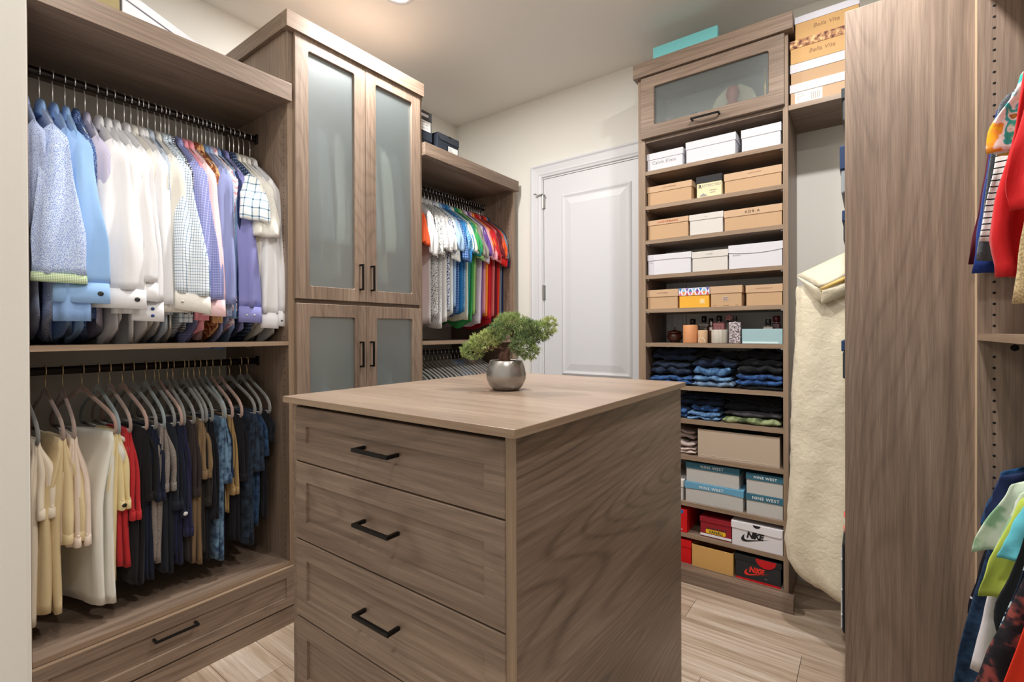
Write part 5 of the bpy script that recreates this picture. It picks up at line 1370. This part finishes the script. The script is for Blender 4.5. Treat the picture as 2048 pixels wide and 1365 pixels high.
RTv = Vector((cos(R(36.5)), sin(R(36.5)), 0)); FWv = Vector((-sin(R(36.5)), cos(R(36.5)), 0))
def pp(a, d, z):            # a: across the view of the tree, d: depth, z: height over the counter
    p = RTv*a + FWv*d
    return (p.x, p.y, z)
tr = MB()
tr.tube([pp(0.006, 0, 0.078), pp(-0.002, 0.004, 0.100), pp(0.004, 0.006, 0.122), pp(0.022, 0.0, 0.140), pp(0.030, -0.006, 0.160), pp(0.020, -0.004, 0.182), pp(0.000, 0.002, 0.196)], [0.0145, 0.012, 0.011, 0.0095, 0.008, 0.006, 0.004], 10)
tr.tube([pp(-0.010, 0.004, 0.080), pp(-0.016, 0.006, 0.108), pp(-0.004, 0.006, 0.124)], [0.010, 0.008, 0.008], 8)
for path, r0 in (([(0.004, 0.004, 0.122), (-0.025, -0.006, 0.136), (-0.060, -0.010, 0.128), (-0.100, -0.006, 0.108)], 0.006), ([(0.024, 0, 0.142), (0.050, -0.010, 0.146), (0.085, -0.006, 0.150), (0.125, 0.0, 0.170)], 0.0048), ([(0.012, 0, 0.132), (0.030, -0.022, 0.122), (0.048, -0.028, 0.108)], 0.0042), ([(0.028, -0.004, 0.160), (0.012, 0.02, 0.180), (-0.02, 0.02, 0.190)], 0.005)):
    tr.tube([pp(*q) for q in path], [r0*(1-0.22*k) for k in range(len(path))], 7)
tr.build('trunk', BARK, bt, smooth=True)
GN = [cloth((178, 198, 128), var=0.3, scale=90), cloth((202, 214, 142), var=0.25, scale=90), cloth((150, 176, 122), var=0.35, scale=90)]
def pad(center, rad, n, mat_i):
    """juniper pad: many short scale-leaf sprigs pointing out of a cloud"""
    mb = MB(); c = Vector(center)
    A, D, Z = rad
    for k in range(n):
        while True:
            q = Vector((rb.uniform(-1, 1), rb.uniform(-1, 1), rb.uniform(-1, 1)))
            if 0.12 < q.length < 1: break
        q = q.normalized()*(q.length**0.45)
        p = c + RTv*q.x*A + FWv*q.y*D + Vector((0, 0, q.z*Z))
        out = (RTv*q.x/A + FWv*q.y/D + Vector((0, 0, q.z/Z+0.25/Z)))
        out = out.normalized()
        for _ in range(6):
            d = (out + Vector((rb.uniform(-.7, .7), rb.uniform(-.7, .7), rb.uniform(-.5, .8)))).normalized()
            ln = rb.uniform(0.008, 0.019); w = rb.uniform(0.0009, 0.0014)
            u = d.cross(Vector((0.3, 0.2, 0.93))).normalized(); v = d.cross(u)
            e = p + d*ln; m_ = p + d*ln*0.55
            vs = [p, m_+u*w, m_-u*w*0.5+v*w*0.87, m_-u*w*0.5-v*w*0.87, e]
            mb.add(vs, [(0,1,2), (0,2,3), (0,3,1), (4,2,1), (4,3,2), (4,1,3)])
    return mb.build('foliage', GN[mat_i], bt, kind='stuff')
PADS = [((0.020, 0, 0.208), (0.058, 0.045, 0.030), 520, 0), ((-0.012, 0, 0.184), (0.046, 0.036, 0.026), 340, 2), ((0.062, 0, 0.190), (0.044, 0.036, 0.030), 340, 2),
        ((0.105, 0, 0.186), (0.042, 0.032, 0.026), 300, 0), ((0.135, 0, 0.200), (0.024, 0.022, 0.026), 130, 1), ((-0.070, 0, 0.150), (0.046, 0.036, 0.026), 340, 1),
        ((-0.105, 0, 0.126), (0.036, 0.030, 0.026), 260, 0), ((-0.045, 0, 0.168), (0.036, 0.030, 0.020), 220, 1), ((0.052, -0.02, 0.142), (0.038, 0.030, 0.034), 330, 2), ((0.070, -0.02, 0.124), (0.030, 0.026, 0.026), 190, 0), ((0.080, 0.0, 0.166), (0.046, 0.030, 0.018), 200, 2)]
for (c, r, n, mi) in PADS: pad(pp(*c), [q*0.9 for q in r], int(n*0.55), mi)

# ---------------------------------------------------------------- the yellow gown in the corner
SAT, nt_, b_ = base_mat('cream_yellow_taffeta', 0.42)
b_.inputs['Base Color'].default_value = lin((226, 216, 190)); b_.inputs['Sheen Weight'].default_value = 0.25
_tc = N(nt_, 'ShaderNodeTexCoord'); _n1 = N(nt_, 'ShaderNodeTexNoise'); _n1.inputs['Scale'].default_value = 40; _n1.inputs['Detail'].default_value = 6; _n1.inputs['Distortion'].default_value = 0.6
nt_.links.new(_tc.outputs['Object'], _n1.inputs['Vector'])
_bp = N(nt_, 'ShaderNodeBump'); _bp.inputs['Strength'].default_value = 0.42; _bp.inputs['Distance'].default_value = 0.008
nt_.links.new(_n1.outputs['Fac'], _bp.inputs['Height']); nt_.links.new(_bp.outputs['Normal'], b_.inputs['Normal'])
SATI = flat('golden_satin_lining', (226, 190, 110), 0.35)
GY = 2.46
gw = thing('satin_gown', 'long cream yellow taffeta gown hanging in the corner beside the shelf tower', 'dress', (-0.04, GY, 0))
def gown_ring(z, x0, x1, dep, seed, n=64):
    ring = []
    cx, w = (x0+x1)/2, (x1-x0)/2
    v = (1.62-z)/1.45
    for k in range(n):
        t = 2*pi*k/n
        ex = math.copysign(abs(cos(t))**0.75, cos(t)); ey = math.copysign(abs(sin(t))**0.9, sin(t))
        folds = (0.010+0.016*v)*(sin(5*t+seed+v*1.5)*0.5 + 1.2*fold(cos(t)*2.6+seed, sin(t)*2.6, z*2.2))
        cr = 0.007*fold(cos(t)*9, sin(t)*9+seed, z*11) + 0.004*fold(cos(t)*22, sin(t)*22, z*26)
        ring.append((cx + (w+folds*0.5)*ex + cr*cos(t), (dep+folds+cr)*ey, z + (0.012*fold(cos(t)*2, 3.0) if v > 0.95 else 0)))
    return ring
prof = [(1.535, -0.215, 0.30, 0.020), (1.52, -0.217, 0.31, 0.030), (1.46, -0.218, 0.32, 0.045), (1.30, -0.222, 0.34, 0.060), (1.12, -0.228, 0.36, 0.070), (0.90, -0.232, 0.36, 0.080), (0.70, -0.238, 0.37, 0.090), (0.50, -0.246, 0.37, 0.10), (0.40, -0.252, 0.37, 0.105), (0.31, -0.245, 0.37, 0.105), (0.265, -0.215, 0.36, 0.10)]
rings = []
for i in range(len(prof)-1):
    a_, c_ = prof[i], prof[i+1]; m = max(2, int((a_[0]-c_[0])/0.02))
    for q in range(m):
        f = q/m; rings.append([a_[j]+(c_[j]-a_[j])*f for j in range(4)])
rings.append(list(prof[-1]))
gr = MB(); rr = []
for (z, x0, x1, d) in rings:
    ring = gown_ring(z, x0, x1, d, 2.0)
    if z < 0.5:       # the hem hangs lower towards the panel
        ring = [(x, y, z_ - 0.035*(0.5-z)/0.3*smooth01((x+0.25)/0.20)+0.03*(0.5-z)/0.3*smooth01((-x-0.15)/0.1)) for x, y, z_ in ring]
    rr.append(ring)
gr.loops(rr, True).build('skirt', SAT, gw, smooth=True)
fl = MB()
# folded-over bodice: a flap whose point falls forward
def flap(pts, nx=10, nz=6, thick=0.003):
    (a, b, c, d) = [Vector(p) for p in pts]; fr = []; 
    rows = []
    for j in range(nz+1):
        v = j/nz; l = a.lerp(d, v); r = b.lerp(c, v); row = []
        for i in range(nx+1):
            u = i/nx; p = l.lerp(r, u)
            p.y += -0.012*sin(pi*u)*sin(pi*v)+0.004*fold(u*5, v*5, 2.0); row.append(p)
        rows.append(row)
    rings = []
    for row in rows:
        rings.append([tuple(p) for p in row] + [tuple(p+Vector((0, thick, 0))) for p in reversed(row)])
    return rings
fl.loops(flap([(-0.212, -0.020, 1.583), (0.10, 0.02, 1.735), (0.16, -0.05, 1.66), (-0.118, -0.085, 1.515)]), True)
fl.build('folded_bodice', SAT, gw, smooth=True)
f2 = MB(); f2.loops(flap([(-0.120, -0.088, 1.517), (0.16, -0.053, 1.662), (0.17, -0.045, 1.625), (-0.118, -0.082, 1.500)], nz=3), True)
f2.build('bodice_lining', SATI, gw, smooth=True)
f3 = MB(); f3.loops(flap([(-0.213, -0.022, 1.580), (-0.118, -0.082, 1.512), (-0.095, -0.066, 1.47), (-0.12, -0.060, 1.448)], nz=4), True)
f3.loops(flap([(-0.118, -0.084, 1.508), (0.10, -0.06, 1.58), (0.0, -0.062, 1.50), (-0.12, -0.062, 1.447)], nz=4), True)
f3.build('neckline_facing', SAT, gw, smooth=True)
hanger_wide('dress_hanger', 'hanger holding the yellow gown in the corner closet', (-0.04+0.14, GY, 1.86), 0, TAUP, M['chrome'], False, drop=0.12, half=0.19)
_r = MB().tube([(0, 0.1, 1.862-0.012), (0.0, 0.9, 1.862-0.012)], 0.0115, 12)
o = MB().tube([(0.0, 2.014-2.0, 1.8478), (0.0, 2.99-2.0, 1.8478)], 0.0115, 12).build('hanging_rod', M['rod'], cc, smooth=True)
# navy shoe organiser pouches and shoes poking past the end panel
NVB2 = flat('navy_canvas', (30, 56, 96), 0.7, bump=0.2); DGN = flat('dark_slate_canvas', (46, 54, 60), 0.7)
def peek(label, y, x0, z0, z1, m_lid, m_body, lidh, name='fabric_bin'):
    t = thing(name, label, 'storage bin', (0.06, y, z0))
    MB().box(x0-0.06+0.004, 0.10, -0.14, 0.14, 0, z1-z0-lidh).build('body', m_body, t, bevel=0.006)
    MB().box(x0-0.06, 0.104, -0.144, 0.144, z1-z0-lidh+0.0005, z1-z0).build('lid', m_lid, t, bevel=0.004)
    return t
peek('dark slate lidded bin peeking out highest beside the end panel', 2.20, -0.0762, 2.077, 2.192, DGN, flat('slate_bin', (70, 76, 80), 0.7), 0.040)
peek('navy lidded bin peeking out second highest beside the end panel', 2.20, -0.0810, 1.822, 1.990, NVB2, flat('pale_grey_bin', (150, 156, 160), 0.7), 0.085)
peek('navy lidded bin peeking out above the yellow gown beside the end panel', 2.20, -0.0745, 1.652, 1.762, NVB2, DGN, 0.04)
peek('navy lidded bin peeking out at counter height beside the end panel', 2.20, -0.0768, 1.168, 1.304, NVB2, DGN, 0.04)
COR = flat('coral_leather', (236, 96, 76), 0.4); CORP = flat('pale_coral_leather', (240, 158, 140), 0.45)
t = thing('coral_sandal', 'coral strappy sandal poking past the end panel near the gown hem', 'shoe', (-0.050, 2.18, 0.582))
sm = MB(); sm.tube([(-0.024, 0, 0.014), (0.05, 0.0, 0.03), (0.14, 0.0, 0.09)], [0.014, 0.02, 0.018], 10, flat=0.6); sm.build('sole', CORP, t, smooth=True)
sm = MB(); sm.tube([(0.0, -0.03, 0.025), (-0.018, -0.01, 0.075), (-0.018, 0.01, 0.075), (0.0, 0.03, 0.025)], 0.007, 8); sm.tube([(0.04, -0.02, 0.05), (-0.008, -0.01, 0.135), (-0.008, 0.01, 0.135), (0.04, 0.02, 0.05)], 0.006, 8); sm.build('strap', COR, t, smooth=True)
t = thing('black_tote', 'black bag with white piping standing low behind the end panel edge', 'bag', (0.0, 2.20, 0.24))
MB().box(-0.0775, 0.10, -0.10, 0.10, 0.0, 0.33).build('bag_body', cloth((30, 30, 33)), t, bevel=0.012)
pm = MB()
for z in (0.07, 0.16, 0.27): pm.tube([(-0.078, -0.10, z), (-0.078, 0.10, z)], 0.0025, 6)
pm.tube([(-0.078, -0.09, 0.02), (-0.078, -0.09, 0.31)], 0.0025, 6)
pm.build('white_piping', card((226, 226, 226)), t)
t = thing('black_boot', 'black ankle boot standing on the floor behind the end panel edge', 'shoe', (0.032, 2.16, 0.0))
bm_ = MB(); bm_.tube([(-0.075, 0, 0.030), (-0.03, 0, 0.045), (0.05, 0, 0.06), (0.12, 0, 0.07)], [0.026, 0.036, 0.042, 0.040], 12, flat=0.8); bm_.tube([(0.12, 0, 0.06), (0.125, 0, 0.14), (0.12, 0, 0.20)], [0.040, 0.042, 0.045], 12); bm_.build('upper', cloth((26, 26, 28)), t, smooth=True)
MB().prism([(-0.105, 0.0), (0.165, 0.0), (0.165, 0.024), (-0.105, 0.018)], lambda u, v, w: (u, -0.036+w, v), 0, 0.072).build('sole', card((210, 206, 200)), t, bevel=0.004)

# ---------------------------------------------------------------- the nearest closet: sweaters above, tops below
HM = cloth((118, 124, 132), var=0.35, scale=420)
ROY = cloth((34, 58, 128)); BUR = cloth((88, 24, 42)); REDK = cloth((208, 36, 40)); STRP = stripes((242, 242, 242), (26, 26, 30), 62, 0.22)
TIE = blotch([(0.30, (226, 170, 30)), (0.40, (232, 150, 60)), (0.43, (236, 232, 224)), (0.50, (238, 236, 230)), (0.53, (60, 168, 178)), (0.58, (70, 176, 150)), (0.61, (238, 234, 226)), (0.66, (150, 80, 36)), (0.71, (232, 180, 44))], 17, 'tie_dyed_plush')
CRK = cloth((222, 196, 148), var=0.3, scale=240); LGR = cloth((206, 200, 196))
def near_shirt(name, label, y, z, m, seed, **op):
    t = shirt(name, label, (NRX, y, z+RT), pi + R(op.pop('twist', 0)), op.pop('mats', mm(m)), seed, **op)
    t['category'] = op.get('cat', 'top') if False else 'top'
    return t
def near_hanger(k, y, z, row):
    hanger_wide('velvet_hanger', 'velvet hanger, ' + ordinal(k+1) + ' from the end panel on the near ' + row + ' rod', (NRX, y, z+RT), pi, GRYV, M['chrome'], False, 'hangers on the near right rods', drop=0.160, half=0.165, rs=0.7)
NU = [
 ('burgundy sweater nearest the end panel on the near upper rod', 1.930, BUR, dict(w_end=0.050, end=-0.735, a_end=0.272, w_top=0.05)),
 ('royal blue sweatshirt behind the grey one on the near upper rod', 1.900, ROY, dict(w_end=0.060, end=-0.765, a_end=0.258, w_top=0.06)),
 ('heather grey sweatshirt on the near upper rod', 1.860, HM, dict(w_end=0.062, end=-0.735, a_end=0.256, w_top=0.06)),
 ('white shirt with black striped cuff on the near upper rod', 1.800, STRP, dict(w_end=0.055, end=-0.690, a_end=0.262, w_top=0.045)),
 ('cream openwork knit top on the near upper rod', 1.500, CRK, dict(w_end=0.060, end=-0.870, a_end=0.240, w_top=0.03)),
 ('red balloon sleeved sweater on the near upper rod', 1.650, REDK, dict(w_end=0.072, end=-0.800, a_end=0.256, w_top=0.055, sl_th=0.024, pinch=0.30)),
 ('tie dyed plush top in white, teal and mustard on the near upper rod', 1.735, TIE, dict(sleeve='short', w_end=0.112, end=-0.478, a_end=0.208, w_top=0.060, sl_th=0.024, a_top=0.185)),
 ('scarlet sweater in front of the other red one on the near upper rod', 1.520, REDK, dict(w_end=0.060, end=-0.66, a_end=0.250, w_top=0.05, sl_th=0.02, pinch=0.2)),
]
for k, (lab, y, m, op) in enumerate(NU):
    near_shirt('hung_sweater', lab, y, NRZU, m, k*2.7+0.2, length=0.66, th_body=0.012, collar=False, tail=0.0, ang=1.38, straight=True, **op)
    near_hanger(k, y, NRZU, 'upper')
NVK = cloth((34, 46, 84)); DENB = denim((40, 84, 130), (26, 58, 98)); MINT = blotch([(0.42, (150, 190, 156)), (0.58, (214, 228, 208)), (0.5, (200, 220, 196))], 18, 'mint_watercolour_print'); AQU = cloth((108, 204, 220)); YGR = cloth((200, 218, 96)); BLKT = cloth((38, 40, 44)); FLO = print_((214, 232, 232), (54, 110, 150), 120, 0.4, (40, 50, 70)); CHR = blotch([(0.40, (34, 34, 38)), (0.66, (150, 80, 74)), (0.55, (46, 44, 50))], 30, 'dark_floral_print'); ROR = cloth((232, 60, 36)); WHT = cloth((226, 222, 226)); BWP = print_((24, 26, 36), (224, 224, 226), 60, 0.22); YEL = cloth((226, 226, 120)); PUR = cloth((56, 40, 72))
NL = [
 ('teal denim top nearest the end panel on the near lower rod', 1.935, DENB, dict(w_end=0.060, end=-0.44, a_end=0.238, length=0.82)),
 ('black and white lettered print top on the near lower rod', 1.905, BWP, dict(w_end=0.065, end=-0.70, a_end=0.258, length=0.72)),
 ('navy sweatshirt with open collar on the near lower rod', 1.870, NVK, dict(w_end=0.075, end=-0.42, a_end=0.222, length=0.6, w_top=0.06)),
 ('long denim shirt with faded tail on the near lower rod', 1.885, DN4, dict(w_end=0.075, end=-0.92, a_end=0.290, length=0.85)),
 ('pale mint watercolour tee on the near lower rod', 1.800, MINT, dict(w_end=0.075, end=-0.46, a_end=0.262, length=0.62, tilt=-0.20)),
 ('pale lilac grey top on the near lower rod', 1.765, WHT, dict(w_end=0.070, end=-0.78, a_end=0.268, length=0.8)),
 ('second mint tee beside the aqua one on the near lower rod', 1.735, MINT, dict(w_end=0.075, end=-0.52, a_end=0.242, length=0.62, tilt=-0.20)),
 ('aqua blue tee on the near lower rod', 1.645, AQU, dict(w_end=0.062, end=-0.42, a_end=0.240, length=0.62, tilt=-0.20)),
 ('yellow green tee on the near lower rod', 1.700, YGR, dict(w_end=0.075, end=-0.54, a_end=0.258, length=0.62, tilt=-0.20)),
 ('black flutter sleeve top on the near lower rod', 1.615, BLKT, dict(w_end=0.075, end=-0.63, a_end=0.250, length=0.66, pinch=0.2)),
 ('aqua and navy splatter print top on the near lower rod', 1.575, FLO, dict(w_end=0.075, end=-0.76, a_end=0.275, length=0.7)),
 ('dark floral print top on the near lower rod', 1.540, CHR, dict(w_end=0.085, end=-0.84, a_end=0.300, length=0.75)),
 ('pale yellow long top low on the near lower rod', 1.600, YEL, dict(w_end=0.060, end=-0.88, a_end=0.250, length=0.82)),
 ('bright red orange top on the near lower rod', 1.480, ROR, dict(w_end=0.085, end=-0.95, a_end=0.288, length=0.8)),
 ('dark purple top at the frame edge on the near lower rod', 1.440, PUR, dict(w_end=0.07, end=-0.95, a_end=0.18, length=0.8)),
]
for k, (lab, y, m, op) in enumerate(NL):
    near_shirt('hung_tee', lab, y, NRZL, m, k*1.9+4.2, th_body=0.011, collar=False, tail=0.0, sleeve='short', ang=1.38, straight=True, **{'w_top': 0.045, **op})
    near_hanger(k, y, NRZL, 'lower')
# ornaments behind the frosted flip-up door
OR = flat('rosy_terracotta', (176, 92, 76), 0.5); CRMO = flat('cream_ornament', (222, 206, 178), 0.5)
t = thing('winged_figurine', 'rosy winged figurine behind the frosted flip-up door of the tower', 'ornament', (-0.575, 2.745, 2.4255))
MB().lathe([(0.0005, 0), (0.075, 0), (0.082, 0.02), (0.070, 0.06), (0.045, 0.095), (0.022, 0.125), (0.030, 0.15), (0.034, 0.17), (0.024, 0.20), (0.0005, 0.212)], 24).build('figure_body', OR, t, smooth=True)
wg = MB()
for s in (-1, 1): wg.prism([(0.0, 0.06), (s*0.11, 0.02), (s*0.125, 0.10), (s*0.09, 0.18), (s*0.03, 0.225), (0, 0.2)], lambda u, v, w: (u, 0.03+w, v), 0, 0.01)
wg.build('wings', CRMO, t, bevel=0.003)
MB().lathe([(0.0005, -0.012), (0.010, -0.006), (0.012, 0.0), (0.010, 0.006), (0.0005, 0.012)], 12, (0, -0.085, 0.02)).build('medallion', card((240, 230, 214)), t, smooth=True)
t = thing('glass_vase', 'small clear round vase behind the frosted flip-up door', 'ornament', (-0.765, 2.715, 2.4255))
MB().lathe([(0.0005, 0), (0.02, 0), (0.034, 0.022), (0.036, 0.04), (0.026, 0.065), (0.018, 0.08), (0.024, 0.10), (0.020, 0.10), (0.014, 0.08), (0.0005, 0.075)], 24).build('vase_body', flat('silvered_glass', (200, 205, 210), 0.08, metal=0.9), t, smooth=True)
t = thing('pink_cone_ornament', 'pink cone ornament at the left behind the frosted flip-up door', 'ornament', (-0.905, 2.72, 2.4255))
MB().lathe([(0.0005, 0), (0.046, 0), (0.044, 0.02), (0.026, 0.07), (0.010, 0.105), (0.0005, 0.115)], 24).build('cone_body', flat('pink_glaze', (222, 140, 128), 0.3), t, smooth=True)
t = thing('gold_candlestick', 'tall slim golden ornament at the right behind the frosted flip-up door', 'ornament', (-0.415, 2.71, 2.4255))
MB().lathe([(0.0005, 0), (0.030, 0), (0.030, 0.006), (0.008, 0.014), (0.006, 0.12), (0.010, 0.14), (0.006, 0.16), (0.008, 0.23), (0.0005, 0.235)], 16).build('stem', flat('antique_gold', (214, 176, 110), 0.3, metal=0.8), t, smooth=True)
# small brass eyelet on the near wall
t = thing('brass_eyelet', 'tiny brass eyelet screwed into the near white wall', 'wall fitting', (-1.0, -0.0015, 1.2555))
_a = []
for k in range(17):
    th = 2*pi*k/16; _a.append((0.0022, 0.0062*cos(th), 0.0062*sin(th)))
MB().tube(_a, 0.0016, 6, cap=False).build('ring', M['gold'], t, smooth=True)
